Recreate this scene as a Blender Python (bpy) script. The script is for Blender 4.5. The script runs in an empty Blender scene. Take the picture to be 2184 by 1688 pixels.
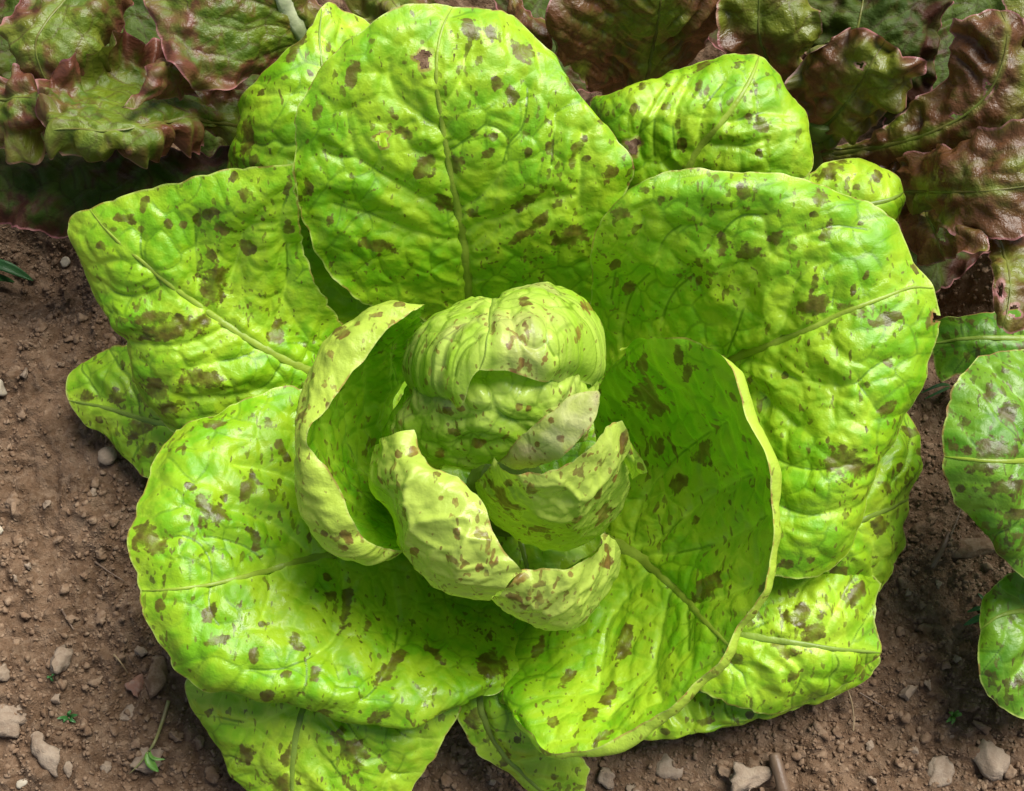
import bpy, math, random
import numpy as np

# ------------------------------------------------------------------ camera, sky, sun, exposure
scene = bpy.context.scene
COL = scene.collection
PW, PH = 2184.0, 1688.0                 # the picture is measured on a 2184 x 1688 grid
TILT = math.radians(18.0)
FOVX = math.radians(40.0)
DIST = 57.0                             # cm, camera to the aim point
AIM = np.array([0.0, 0.0, 6.0])         # cm
CAM = AIM + DIST * np.array([0.0, -math.sin(TILT), math.cos(TILT)])

cam_data = bpy.data.cameras.new('camera')
cam_data.angle = FOVX
cam_data.sensor_fit = 'HORIZONTAL'
cam_data.clip_start = 0.01
cam_data.clip_end = 200.0
cam = bpy.data.objects.new('camera', cam_data)
cam.location = CAM * 0.01
cam.rotation_euler = (TILT, 0.0, 0.0)
COL.objects.link(cam)
scene.camera = cam

SUN_EL, SUN_AZ = math.radians(55.0), math.radians(42.0)   # azimuth clockwise from +Y
world = bpy.data.worlds.new('World')
scene.world = world
world.use_nodes = True
wn = world.node_tree
wn.nodes.clear()
sky = wn.nodes.new('ShaderNodeTexSky')
sky.sky_type = 'NISHITA'
sky.sun_disc = False
sky.sun_elevation = SUN_EL
sky.sun_rotation = SUN_AZ
hsv = wn.nodes.new('ShaderNodeHueSaturation')     # overcast: a nearly colourless sky
hsv.inputs['Saturation'].default_value = 0.65
bg = wn.nodes.new('ShaderNodeBackground')
bg.inputs['Strength'].default_value = 0.058
wo = wn.nodes.new('ShaderNodeOutputWorld')
wn.links.new(sky.outputs[0], hsv.inputs['Color'])
wn.links.new(hsv.outputs[0], bg.inputs['Color'])
wn.links.new(bg.outputs[0], wo.inputs['Surface'])

sun_data = bpy.data.lights.new('sun', 'SUN')
sun_data.energy = 4.2
sun_data.angle = math.radians(44.0)
sun_data.color = (1.0, 0.97, 0.90)
sun = bpy.data.objects.new('sun', sun_data)
sun.location = (0.0, 0.0, 3.0)
sun.rotation_euler = (math.pi / 2 - SUN_EL, 0.0, -SUN_AZ + math.pi)
COL.objects.link(sun)
_d = np.array([math.sin(SUN_AZ) * math.cos(SUN_EL), math.cos(SUN_AZ) * math.cos(SUN_EL), math.sin(SUN_EL)])
from mathutils import Vector
sun.rotation_euler = Vector(_d).to_track_quat('Z', 'Y').to_euler()

vs = scene.view_settings
vs.view_transform = 'Standard'
vs.look = 'None'
vs.exposure = 0.6
vs.gamma = 1.0
vs.use_curve_mapping = False
scene.cycles.max_bounces = 4
scene.cycles.transmission_bounces = 2
scene.cycles.diffuse_bounces = 2
scene.cycles.glossy_bounces = 2
scene.cycles.caustics_reflective = False
scene.cycles.caustics_refractive = False

# ------------------------------------------------------------------ picture point + height -> place in the bed (cm)
_T = math.tan(FOVX / 2)
_R = np.array([[1, 0, 0], [0, math.cos(TILT), -math.sin(TILT)], [0, math.sin(TILT), math.cos(TILT)]])


def at(p):
    p = np.asarray(p, float)
    x, y, z = p[..., 0], p[..., 1], p[..., 2]
    r = np.stack([(x - PW / 2) / (PW / 2) * _T, (PH / 2 - y) / (PW / 2) * _T, -np.ones_like(x)], -1) @ _R.T
    k = (z - CAM[2]) / r[..., 2]
    return CAM + r * k[..., None]


def to_px(P):
    q = (P - CAM) @ _R
    return np.stack([q[..., 0] / -q[..., 2] / _T * PW / 2 + PW / 2, PH / 2 - q[..., 1] / -q[..., 2] / _T * PW / 2], -1)


# ------------------------------------------------------------------ noise
def _hash(ix, iy, seed):
    n = (ix.astype(np.int64) * 374761393 + iy.astype(np.int64) * 668265263 + int(seed) * 1442695041) & 0xffffffff
    n = ((n ^ (n >> 13)) * 1274126177) & 0xffffffff
    return ((n ^ (n >> 16)) & 0xffffff) / float(0xffffff)


def pn(x, y, seed=0):
    ix, iy = np.floor(x), np.floor(y)
    fx, fy = x - ix, y - iy
    ux, uy = fx * fx * fx * (fx * (fx * 6 - 15) + 10), fy * fy * fy * (fy * (fy * 6 - 15) + 10)

    def g(i, j):
        a = _hash(ix + i, iy + j, seed) * 2 * np.pi
        return np.cos(a) * (fx - i) + np.sin(a) * (fy - j)
    return ((g(0, 0) * (1 - ux) + g(1, 0) * ux) * (1 - uy) + (g(0, 1) * (1 - ux) + g(1, 1) * ux) * uy) * 1.5


def fbm(x, y, seed=0, octs=4, gain=0.5):
    s, a = 0, 1.0
    for o in range(octs):
        s = s + a * pn(x * 2 ** o + 17.3 * o, y * 2 ** o - 9.1 * o, seed + o)
        a *= gain
    return s


def voro(x, y, seed, cells=False):
    """distance to the border between jittered cells"""
    ix, iy = np.floor(x), np.floor(y)
    pts = []
    for i in range(-2, 3):
        for j in range(-2, 3):
            cx, cy = ix + i, iy + j
            pts.append((cx + 0.5 + 0.85 * (_hash(cx, cy, seed) - 0.5), cy + 0.5 + 0.85 * (_hash(cx, cy, seed + 77) - 0.5)))
    D = np.stack([(x - p) ** 2 + (y - q) ** 2 for p, q in pts])
    k = D.argmin(0)
    PX, PY = np.stack([p for p, q in pts]), np.stack([q for p, q in pts])
    nx, ny = np.take_along_axis(PX, k[None], 0)[0], np.take_along_axis(PY, k[None], 0)[0]
    if cells:
        cid = np.take_along_axis(np.stack([_hash(ix + i, iy + j, seed + 5) for i in range(-2, 3) for j in range(-2, 3)]), k[None], 0)[0]
    best = np.full(x.shape, 9.0)
    for n, (p, q) in enumerate(pts):
        dx, dy = p - nx, q - ny
        L = np.hypot(dx, dy)
        d = np.where(L < 1e-6, 9.0, ((p + nx) / 2 - x) * dx / np.maximum(L, 1e-6) + ((q + ny) / 2 - y) * dy / np.maximum(L, 1e-6))
        best = np.minimum(best, d)
    return (np.maximum(best, 0), cid) if cells else np.maximum(best, 0)


def bil(x, y, seed):
    return np.sqrt(pn(x, y, seed) ** 2 + 0.0025)


def sstep(a, b, x):
    t = np.clip((x - a) / (b - a), 0, 1)
    return t * t * (3 - 2 * t)


# ------------------------------------------------------------------ splines
def hermite(t, X, q):
    """cubic through X (k, ..., 3) at knots t, sampled at q"""
    k = len(t)
    if k == 2:
        w = ((q - t[0]) / (t[1] - t[0])).reshape((-1,) + (1,) * (X.ndim - 1))
        return X[0] * (1 - w) + X[1] * w
    d = np.diff(t)
    s = np.diff(X, axis=0) / d.reshape((-1,) + (1,) * (X.ndim - 1))
    m = np.empty_like(X)
    for i in range(1, k - 1):
        m[i] = (s[i - 1] * d[i] + s[i] * d[i - 1]) / (d[i] + d[i - 1])
    m[0] = 1.5 * s[0] - 0.5 * m[1]
    m[-1] = 1.5 * s[-1] - 0.5 * m[-2]
    i = np.clip(np.searchsorted(t, q, side='right') - 1, 0, k - 2)
    h = d[i]
    w = (q - t[i]) / h
    sh = (-1,) + (1,) * (X.ndim - 1)
    w, h = w.reshape(sh), h.reshape(sh)
    return ((1 + 2 * w) * (1 - w) ** 2 * X[i] + w * (1 - w) ** 2 * h * m[i] + w * w * (3 - 2 * w) * X[i + 1] + w * w * (w - 1) * h * m[i + 1])


def resample(X, n):
    X = np.asarray(X, float)
    c = np.maximum(np.linalg.norm(np.diff(X, axis=0), axis=1), 1e-3) ** 0.75
    t = np.concatenate([[0], np.cumsum(c)])
    q = np.linspace(0, t[-1], max(n * 3, 60))
    Y = hermite(t, X, q)
    L = np.concatenate([[0], np.cumsum(np.linalg.norm(np.diff(Y, axis=0), axis=1))])
    u = np.linspace(0, L[-1], n)
    return np.stack([np.interp(u, L, Y[:, j]) for j in range(3)], 1), L[-1]


# ------------------------------------------------------------------ objects
def link(name, data, parent=None):
    o = bpy.data.objects.new(name, data)
    COL.objects.link(o)
    if parent is not None:
        o.parent = parent
    return o


def tag(o, label, cat, group=None):
    o['label'] = label
    o['category'] = cat
    if group:
        o['group'] = group
    return o


def mesh_np(name, V, F, mat, smooth=True):
    """V in cm"""
    me = bpy.data.meshes.new(name)
    V = np.asarray(V, np.float32) * 0.01
    F = np.asarray(F, np.int32)
    n, k = F.shape
    me.vertices.add(len(V))
    me.vertices.foreach_set('co', V.ravel())
    me.loops.add(n * k)
    me.loops.foreach_set('vertex_index', F.ravel())
    me.polygons.add(n)
    me.polygons.foreach_set('loop_start', np.arange(n, dtype=np.int32) * k)
    me.polygons.foreach_set('loop_total', np.full(n, k, np.int32))
    me.update(calc_edges=True)
    if smooth:
        me.polygons.foreach_set('use_smooth', np.ones(n, bool))
    me.materials.append(mat)
    return me


def attr(me, name, vals):
    a = me.attributes.new(name, 'FLOAT', 'POINT')
    a.data.foreach_set('value', np.asarray(vals, np.float32).ravel())


def tube_mesh(name, P, rad, mat, nrm=None, flat=1.0, n=8):
    P = np.asarray(P, float)
    m = len(P)
    T = np.gradient(P, axis=0)
    T /= np.linalg.norm(T, axis=1, keepdims=True) + 1e-9
    if nrm is None:
        ref = np.array([0.0, 0.0, 1.0])
        nrm = np.tile(ref, (m, 1))
        nrm = np.where(np.abs(T[:, 2:3]) > 0.9, np.array([1.0, 0, 0]), nrm)
    B = np.cross(T, nrm)
    B /= np.linalg.norm(B, axis=1, keepdims=True) + 1e-9
    N = np.cross(B, T)
    an = np.arange(n) / n * 2 * np.pi
    r = np.asarray(rad, float).reshape(-1, 1, 1)
    V = P[:, None] + r * (np.cos(an)[None, :, None] * B[:, None] + flat * np.sin(an)[None, :, None] * N[:, None])
    V = V.reshape(-1, 3)
    i, j = np.meshgrid(np.arange(m - 1), np.arange(n), indexing='ij')
    F = np.stack([i * n + j, i * n + (j + 1) % n, (i + 1) * n + (j + 1) % n, (i + 1) * n + j], -1).reshape(-1, 4)
    me = mesh_np(name, V, F, mat)
    # close the ends with one n-gon each
    import bmesh
    bm = bmesh.new()
    bm.from_mesh(me)
    bm.verts.ensure_lookup_table()
    for ring in ([k for k in range(n)][::-1], [(m - 1) * n + k for k in range(n)]):
        try:
            bm.faces.new([bm.verts[k] for k in ring])
        except ValueError:
            pass
    bmesh.ops.delete(bm, geom=[v for v in bm.verts if not v.link_faces], context='VERTS')
    bm.to_mesh(me)
    bm.free()
    return me


# ------------------------------------------------------------------ materials
class Nt:
    def __init__(self, name):
        self.mat = bpy.data.materials.new(name)
        self.mat.use_nodes = True
        self.t = self.mat.node_tree
        self.t.nodes.clear()

    def n(self, typ, ins=None, **kw):
        nd = self.t.nodes.new(typ)
        for k, v in kw.items():
            setattr(nd, k, v)
        for k, v in (ins or {}).items():
            s = nd.inputs[k]
            if isinstance(v, bpy.types.NodeSocket):
                self.t.links.new(v, s)
            elif isinstance(v, (tuple, list)) and len(v) == 3 and s.type == 'RGBA':
                s.default_value = (*v, 1.0)
            else:
                s.default_value = v
        return nd

    def m(self, op, a, b=None, c=None):
        ins = {0: a}
        if b is not None:
            ins[1] = b
        if c is not None:
            ins[2] = c
        return self.n('ShaderNodeMath', ins, operation=op).outputs[0]

    def rng(self, v, a, b, c=0.0, d=1.0, smooth=True):
        return self.n('ShaderNodeMapRange', {'Value': v, 'From Min': a, 'From Max': b, 'To Min': c, 'To Max': d},
                      interpolation_type='SMOOTHSTEP' if smooth else 'LINEAR').outputs[0]

    def mix(self, f, a, b, bt='MIX'):
        nd = self.n('ShaderNodeMix', data_type='RGBA', blend_type=bt)
        for s, v in ((nd.inputs[0], f), (nd.inputs[6], a), (nd.inputs[7], b)):
            if isinstance(v, bpy.types.NodeSocket):
                self.t.links.new(v, s)
            elif isinstance(v, (tuple, list)):
                s.default_value = (*v[:3], 1.0)
            else:
                s.default_value = v
        return nd.outputs[2]

    def noise(self, vec, scale, detail=3.0, rough=0.5, dist=0.0):
        return self.n('ShaderNodeTexNoise', {'Vector': vec, 'Scale': scale, 'Detail': detail, 'Roughness': rough, 'Distortion': dist}).outputs[0]

    def at(self, name):
        return self.n('ShaderNodeAttribute', attribute_name=name).outputs['Fac']

    def out(self, surf):
        o = self.n('ShaderNodeOutputMaterial')
        self.t.links.new(surf, o.inputs['Surface'])


def leaf_material(name, light, deep, under, spot, dens=0.0, trans=0.20, tcol=(0.32, 0.60, 0.03), rough=0.42, pink=0.0, red=None, bump=0.0005, blotch_w=0.20, spec=0.52, vein_dark=0.42, net_w=0.0):
    """dens: shift of the spot threshold (higher = more flecks). red: (red colour, from cm, to cm) tint towards the margin"""
    T = Nt(name)
    uv = T.n('ShaderNodeAttribute', attribute_name='rest').outputs['Vector']    # place on the blade, cm
    vein, edge, rib, blot = T.at('vein'), T.at('edge'), T.at('rib'), T.at('blot')
    big, mid, zone = T.at('tone'), T.at('mottle'), T.at('zone')       # slow variations, 0..1 about 0.5
    net = T.at('net')                                                   # distance to the nearest small vein, cm
    l1 = T.rng(net, 0.0, 0.075, 1.0, 0.0)
    ls = T.rng(vein, 0.01, 0.085, 1.0, 0.0)
    halo = T.rng(vein, 0.0, 0.35, 1.0, 0.0)
    lr = T.rng(rib, 0.05, 0.30, 1.0, 0.0)
    # blade colour
    f = T.m('ADD', T.rng(big, 0.25, 0.75, 0.0, 0.65), T.rng(mid, 0.3, 0.75, -0.15, 0.45))
    col = T.mix(f, light, deep)
    pale = tuple(min(1.0, c * 1.45 + 0.03) for c in light)
    dark = tuple(c * 0.38 for c in deep)
    col = T.mix(T.m('MULTIPLY', halo, 0.30), col, pale)
    gate = T.rng(big, 0.40, 0.62)
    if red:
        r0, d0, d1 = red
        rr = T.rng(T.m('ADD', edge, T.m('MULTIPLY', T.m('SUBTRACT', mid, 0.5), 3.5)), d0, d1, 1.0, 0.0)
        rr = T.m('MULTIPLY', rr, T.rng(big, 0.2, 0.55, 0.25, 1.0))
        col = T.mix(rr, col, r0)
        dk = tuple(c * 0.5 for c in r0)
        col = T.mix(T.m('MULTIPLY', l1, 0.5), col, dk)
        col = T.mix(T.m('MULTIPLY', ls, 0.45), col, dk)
    else:
        rr = None
        vc = T.mix(gate, pale, dark)
        col = T.mix(T.m('MULTIPLY', l1, T.m('MULTIPLY_ADD', gate, 0.30, 0.28)), col, vc)
        col = T.mix(T.m('MULTIPLY', ls, T.m('MULTIPLY_ADD', gate, vein_dark, 0.42)), col, vc)
    if net_w:
        col = T.mix(T.m('MULTIPLY', T.m('MAXIMUM', T.rng(net, 0.005, 0.07, 1.0, 0.0), ls), net_w), col, tuple(c * 0.55 for c in deep))
    col = T.mix(T.m('MULTIPLY', lr, 0.35), col, pale)
    if pink:
        pk = T.m('MULTIPLY', T.rng(zone, 0.50, 0.75), pink)
        col = T.mix(pk, col, (0.60, 0.40, 0.27))
    # underside
    back = T.n('ShaderNodeNewGeometry').outputs['Backfacing']
    col = T.mix(T.m('MULTIPLY', back, 0.85), col, under)
    # red-brown spots: traced blotches, freckles, flecks
    en = T.noise(uv, 2.0, 3.0, 0.6)
    s0 = T.rng(T.m('MULTIPLY_ADD', T.m('SUBTRACT', en, 0.5), 2.6, blot), blotch_w - 0.10, blotch_w + 0.16)
    st = T.n('ShaderNodeMapping', {'Vector': uv, 'Rotation': (0, 0, 0.5), 'Scale': (1.0, 0.48, 0.8)}).outputs[0]
    sn = T.noise(st, 2.1, 2.0, 0.55)
    zz = T.m('MULTIPLY', T.m('SUBTRACT', zone, 0.5), 0.2)
    th = 0.752 - dens
    s1 = T.rng(T.m('ADD', sn, zz), th, th + 0.035)
    sn2 = T.noise(st, 4.4, 1.5, 0.55)
    s2 = T.rng(T.m('ADD', sn2, T.m('MULTIPLY', zz, 0.8)), th - 0.055, th - 0.02)
    sp = T.m('MAXIMUM', T.m('MAXIMUM', s0, s1), T.m('MULTIPLY', s2, 0.85))
    sp = T.m('MULTIPLY', sp, T.rng(rib, 0.06, 0.2, 0.6, 1.0))
    scol = T.mix(T.rng(mid, 0.35, 0.65), (spot[0] * 0.75, spot[1] * 0.6, spot[2]), (spot[0] * 1.35, spot[1] * 1.7, spot[2] * 1.2))
    col = T.mix(T.m('MULTIPLY', sp, T.rng(en, 0.35, 0.65, 0.55, 0.88)), col, scol)
    # margin
    em = T.rng(edge, 0.02, 0.10, 1.0, 0.0)
    ecol = T.mix(T.rng(mid, 0.5, 0.62), (0.55, 0.62, 0.16) if not red else (0.42, 0.16, 0.17), (0.36, 0.12, 0.06) if not red else (0.45, 0.2, 0.2))
    col = T.mix(T.m('MULTIPLY', em, 0.6), col, ecol)
    # relief too fine for the mesh
    fine = T.noise(uv, 3.4, 3.0, 0.6)
    h = fine
    bp = T.n('ShaderNodeBump', {'Height': h, 'Strength': 1.0, 'Distance': bump}).outputs[0]
    ro = T.m('MULTIPLY_ADD', mid, 0.36, rough - 0.18)
    pb = T.n('ShaderNodeBsdfPrincipled', {'Base Color': col, 'Roughness': ro, 'Normal': bp, 'Specular IOR Level': spec}).outputs[0]
    tc = T.mix(T.m('MULTIPLY', sp, 0.7), tcol, (0.12, 0.07, 0.02))
    if rr is not None:
        tc = T.mix(rr, tc, tuple(c * 1.6 for c in r0))
    tr = T.n('ShaderNodeBsdfTranslucent', {'Color': tc}).outputs[0]
    T.out(T.n('ShaderNodeMixShader', {0: trans, 1: pb, 2: tr}).outputs[0])
    return T.mat


SPOT = (0.090, 0.042, 0.008)
M_OUT = leaf_material('lettuce_leaf', (0.365, 0.57, 0.020), (0.185, 0.455, 0.004), (0.46, 0.61, 0.06), SPOT, dens=0.05, tcol=(0.16, 0.50, 0.004), trans=0.18)
M_LOW = leaf_material('lettuce_low_leaf', (0.40, 0.60, 0.024), (0.225, 0.495, 0.005), (0.46, 0.61, 0.06), SPOT, dens=0.06, tcol=(0.2, 0.54, 0.005), trans=0.18)
M_RING = leaf_material('lettuce_inner_leaf', (0.33, 0.54, 0.018), (0.15, 0.40, 0.003), (0.50, 0.63, 0.08), (0.14, 0.05, 0.015), dens=0.055, tcol=(0.18, 0.52, 0.004), trans=0.18)
M_HEART = leaf_material('lettuce_heart_leaf', (0.51, 0.68, 0.10), (0.35, 0.58, 0.03), (0.52, 0.65, 0.10), (0.17, 0.052, 0.018), dens=0.06, pink=0.3, tcol=(0.38, 0.66, 0.02), vein_dark=0.3, rough=0.36, net_w=0.6, bump=0.0004, trans=0.26)
M_BLUSH = leaf_material('lettuce_blush_leaf', (0.60, 0.62, 0.24), (0.50, 0.58, 0.12), (0.52, 0.62, 0.14), (0.17, 0.052, 0.018), dens=0.045, pink=0.6, tcol=(0.4, 0.6, 0.04), vein_dark=0.4, rough=0.38, bump=0.0004)
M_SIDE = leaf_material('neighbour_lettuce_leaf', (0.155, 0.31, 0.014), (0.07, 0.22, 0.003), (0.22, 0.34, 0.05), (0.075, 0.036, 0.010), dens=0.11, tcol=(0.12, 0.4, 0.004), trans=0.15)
M_RED = leaf_material('red_lettuce_leaf', (0.155, 0.215, 0.012), (0.075, 0.130, 0.004), (0.16, 0.20, 0.04), (0.06, 0.025, 0.012), dens=-0.1, red=((0.15, 0.052, 0.028), 0.0, 2.4), tcol=(0.18, 0.34, 0.01), rough=0.48, trans=0.2, bump=0.0010)
M_BRONZE = leaf_material('bronze_lettuce_leaf', (0.17, 0.23, 0.014), (0.09, 0.135, 0.005), (0.18, 0.2, 0.05), (0.06, 0.025, 0.012), dens=-0.1, red=((0.130, 0.054, 0.018), 0.6, 4.2), tcol=(0.14, 0.2, 0.01), rough=0.40, trans=0.18, bump=0.0011)
M_REDDARK = leaf_material('dark_red_leaf_and_gap_shade', (0.060, 0.095, 0.008), (0.028, 0.052, 0.003), (0.06, 0.075, 0.015), (0.04, 0.02, 0.01), dens=-0.1, red=((0.060, 0.022, 0.012), 0.0, 2.0), tcol=(0.06, 0.10, 0.005), rough=0.6, spec=0.2, trans=0.10, bump=0.0010)  # dark leaf colour, deepened further to stand in for shade in the gaps


def rib_material(name, a, b):
    T = Nt(name)
    g = T.n('ShaderNodeTexCoord').outputs['Object']
    n1 = T.noise(g, 90.0, 4.0)
    n2 = T.noise(g, 700.0, 3.0)
    col = T.mix(T.rng(n1, 0.3, 0.7), a, b)
    bp = T.n('ShaderNodeBump', {'Height': n2, 'Strength': 0.5, 'Distance': 0.0004}).outputs[0]
    pb = T.n('ShaderNodeBsdfPrincipled', {'Base Color': col, 'Roughness': 0.4, 'Normal': bp}).outputs[0]
    tr = T.n('ShaderNodeBsdfTranslucent', {'Color': a}).outputs[0]
    T.out(T.n('ShaderNodeMixShader', {0: 0.2, 1: pb, 2: tr}).outputs[0])
    return T.mat


M_RIB = rib_material('leaf_rib', (0.30, 0.44, 0.06), (0.20, 0.30, 0.03))
M_RIBDK = rib_material('leaf_rib_olive', (0.36, 0.50, 0.05), (0.26, 0.36, 0.03))
M_RIBRED = rib_material('leaf_rib_brown', (0.20, 0.25, 0.04), (0.16, 0.13, 0.03))
M_RIBPALE = rib_material('leaf_rib_pale', (0.70, 0.73, 0.48), (0.55, 0.62, 0.28))
M_STEM = rib_material('lettuce_stem', (0.22, 0.32, 0.06), (0.16, 0.24, 0.04))


# ------------------------------------------------------------------ leaf builder
def leaf(parent, curves, mat, mid=None, name='leaf', cell=0.074, puck=1.0, A=(0.22, 0.20, 0.10, 0.06), sec=(2.0, 0.75, 0.02), ruff=(0.12, 0.5), jag=0.08,
         tip=True, base_edge=False, spots=(), holes=(), rib=(0.28, 0.05), ribmat=None, seed=1, up=True, label=None, wr=1.0, flip=False, lift=0.0, veins=(), shift=None, ribflat=0.42):
    if shift is not None:
        curves = [[(x, y, z + shift(x, y)) for x, y, z in c] for c in curves]
    W = [at(np.array(c, float)) for c in curves]
    A = tuple(A) + (0.06,) * (4 - len(A))
    A = (A[0], A[1], A[2] * 0.7, A[3])
    lens = [np.linalg.norm(np.diff(w, axis=0), axis=1).sum() for w in W]
    nv = int(np.clip(max(lens) / cell, 24, 300))
    R = [resample(w, nv)[0] for w in W]
    R = np.stack(R)                                   # (k, nv, 3)
    k = len(R)
    ch = np.linalg.norm(np.diff(R, axis=0), axis=2)
    t = np.concatenate([[0], np.cumsum(np.maximum(ch.mean(1), 0.05))])
    nu = int(np.clip(np.linalg.norm(np.diff(R, axis=0), axis=2).sum(0).max() / cell, 16, 320))
    q = np.linspace(0, t[-1], nu)
    P = hermite(t, R, q)                              # (nu, nv, 3)
    u0 = int(np.argmin(np.abs(q - (t[mid] if mid is not None else t[-1] / 2))))
    # metric leaf coordinates, cm
    db = np.linalg.norm(np.diff(P, axis=0), axis=2)
    b = np.concatenate([np.zeros((1, nv)), np.cumsum(db, 0)])
    bl, br = b, b[-1:] - b
    edge = np.minimum(bl, br)
    b = b - b[u0:u0 + 1]
    da = np.linalg.norm(np.diff(P, axis=1), axis=2)
    aa = np.concatenate([np.zeros((nu, 1)), np.cumsum(da, 1)], 1)
    alen = aa[u0, -1]
    a = aa[u0][None, :] * 0.6 + aa * 0.4
    if tip:
        edge = np.minimum(edge, aa[:, -1:] - aa)
    if base_edge:
        edge = np.minimum(edge, aa)
    px = to_px(P)
    rest = P.copy()
    cen = P.reshape(-1, 3) - P.reshape(-1, 3).mean(0)
    _, vec = np.linalg.eigh(cen.T @ cen)
    X, Y = (cen @ vec[:, 2]).reshape(nu, nv), (cen @ vec[:, 1]).reshape(nu, nv)      # flat coordinates on the blade
    if mid is None:
        X, Y = b, a
    CX, CY = X, Y
    # shape of the blade between the veins
    bb = np.abs(b)
    sd = np.where(b > 0, 0.5, 0.0)
    warp = 0.9 * pn(a * 0.22, b * 0.22, seed + 3) + 0.4 * pn(a * 0.5, b * 0.5, seed + 9) + 0.15 * pn(a, b, seed + 4)
    phi = a - (sec[1] * bb + sec[2] * bb * bb) + warp
    ph = phi / sec[0] + sd
    fr = np.abs(ph - np.round(ph))
    dsec = fr * sec[0] * 0.8
    env = (0.35 + 0.65 * sstep(0.0, 1.6, edge)) * sstep(0.0, 1.8, bb + 0.5) * puck
    cres = pn(X * 0.24 + 3.1, Y * 0.24, seed + 5)                  # where the blade is pleated and where it lies smooth
    amt = 0.35 + 0.65 * sstep(-0.35, 0.35, cres)
    tv = np.full((nu, nv), 9.0)
    for poly in veins:                                             # side veins followed one by one
        pts = np.array([(x, y, 0.0) for x, y in poly])
        pts = resample(pts, 6 * len(pts))[0][:, :2]
        for p0, p1 in zip(pts[:-1], pts[1:]):
            e = p1 - p0
            w_ = np.clip(((px - p0) @ e) / (e @ e + 1e-9), 0, 1)
            tv = np.minimum(tv, np.linalg.norm(px - p0 - w_[..., None] * e, axis=2) / 50.0)
    if len(veins):
        env = env * 0.45
    h = 0.85 * A[0] * (np.sqrt(fr * 2 + 0.01) - 0.5) * env * (0.35 + 0.8 * amt)
    rn = pn(phi * 0.85 * wr, bb * 0.22, seed + 7)
    rn2 = pn(phi * 1.9 * wr, bb * 0.40, seed + 8)
    near = 0.25 + 0.75 * sstep(0.8, 0.2, a / max(alen, 1e-3)) + 0.5 * np.exp(-(bb / 2.2) ** 2)
    h = h + A[1] * (1.15 * (0.45 - np.sqrt(rn * rn + 0.004) * 1.7) + 0.30 * (0.45 - np.sqrt(rn2 * rn2 + 0.008) * 1.6)) * env * near * amt
    h = h + A[2] * (2.2 * bil(X * 0.62, Y * 0.62, seed + 11) + 0.65 * bil(X * 1.35, Y * 1.35, seed + 12) + 0.16 * bil(X * 3.0, Y * 3.0, seed + 13) - 0.75) * (0.5 + 0.5 * env)
    h = h + A[2] * pn(X * 0.3, Y * 0.3, seed + 14)
    if len(veins):
        env = env / 0.45
        h = h + (0.17 * sstep(0.0, 0.9, tv) + 0.08 * sstep(0.0, 0.22, tv)) * (0.4 + 0.6 * sstep(0, 1.2, edge))
        dsec = tv
    net = voro(CX * 0.95 + 0.25 * pn(CX * 0.9, CY * 0.9, seed + 15), CY * 0.95 + 0.25 * pn(CX * 0.9 + 9, CY * 0.9, seed + 16), seed + 17) / 0.95
    h = h + A[3] * sstep(0.0, 0.28, net) * (0.4 + 0.6 * sstep(0.2, 1.2, edge))
    if mid is not None:
        h = h - 0.16 * puck * np.exp(-(bb / 0.22) ** 2) * sstep(1.0, 0.4, a / max(alen, 1e-3))
    # ruffled margin
    if ruff[0] > 0:
        w = np.exp(-edge / 1.1)
        h = h + ruff[0] * w * (1.9 * pn(X * ruff[1], Y * ruff[1], seed + 21) + 1.1 * pn(X * ruff[1] * 2.1, Y * ruff[1] * 2.1, seed + 22))
    h = h - h.mean()
    N = np.cross(np.gradient(P, axis=0), np.gradient(P, axis=1))
    N /= np.linalg.norm(N, axis=2, keepdims=True) + 1e-9
    inner = N[nu // 6: -nu // 6 or None, nv // 4:]
    fl = (np.mean(inner[..., 2]) < 0) != (not up)
    if flip:
        fl = not fl
    if fl:
        N = -N
    # scalloped outline, in the plane of the blade
    Tu = np.gradient(P, axis=0)
    Tu /= np.linalg.norm(Tu, axis=2, keepdims=True) + 1e-9
    Tv = np.gradient(P, axis=1)
    Tv /= np.linalg.norm(Tv, axis=2, keepdims=True) + 1e-9
    sc = jag * (np.abs(np.sin(a * 2.6 + 3 * pn(a * 0.5, a * 0 + 5, seed))) + 1.5 * pn(a * 0.7, np.sign(b) * 7.7, seed + 31) + 0.6 * pn(a * 2.6, np.sign(b) * 3.3, seed + 32))
    P = P + Tu * (sc * (np.exp(-br / 0.9) - np.exp(-bl / 0.9)))[..., None]
    if tip:
        st = jag * (np.abs(np.sin(b * 2.4 + 3 * pn(b * 0.5, b * 0 + 2, seed))) + 1.1 * pn(b * 0.9, b * 0 + 1.5, seed + 33))
        P = P + Tv * (st * np.exp(-(aa[:, -1:] - aa) / 0.9))[..., None]
    P = P + N * h[..., None]
    P[..., 2] += lift
    # traced spots
    blot = np.full((nu, nv), -1.5)
    for s in spots:
        x, y, r = s[:3]
        asp, ang = (s[3], math.radians(s[4])) if len(s) > 3 else (1.0, 0.0)
        dx, dy = px[..., 0] - x, px[..., 1] - y
        e = np.hypot((dx * math.cos(ang) - dy * math.sin(ang)) / asp ** 0.5, (dx * math.sin(ang) + dy * math.cos(ang)) * asp ** 0.5) / r
        blot = np.maximum(blot, 1.0 - e)
    i, j = np.meshgrid(np.arange(nu - 1), np.arange(nv - 1), indexing='ij')
    F = np.stack([i * nv + j, (i + 1) * nv + j, (i + 1) * nv + j + 1, i * nv + j + 1], -1).reshape(-1, 4)
    if fl:
        F = F[:, ::-1]
    fx = px.reshape(-1, 2)
    V = P.reshape(-1, 3)
    edge = edge.reshape(-1)
    hd = np.full(len(V), 9.0)
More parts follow.
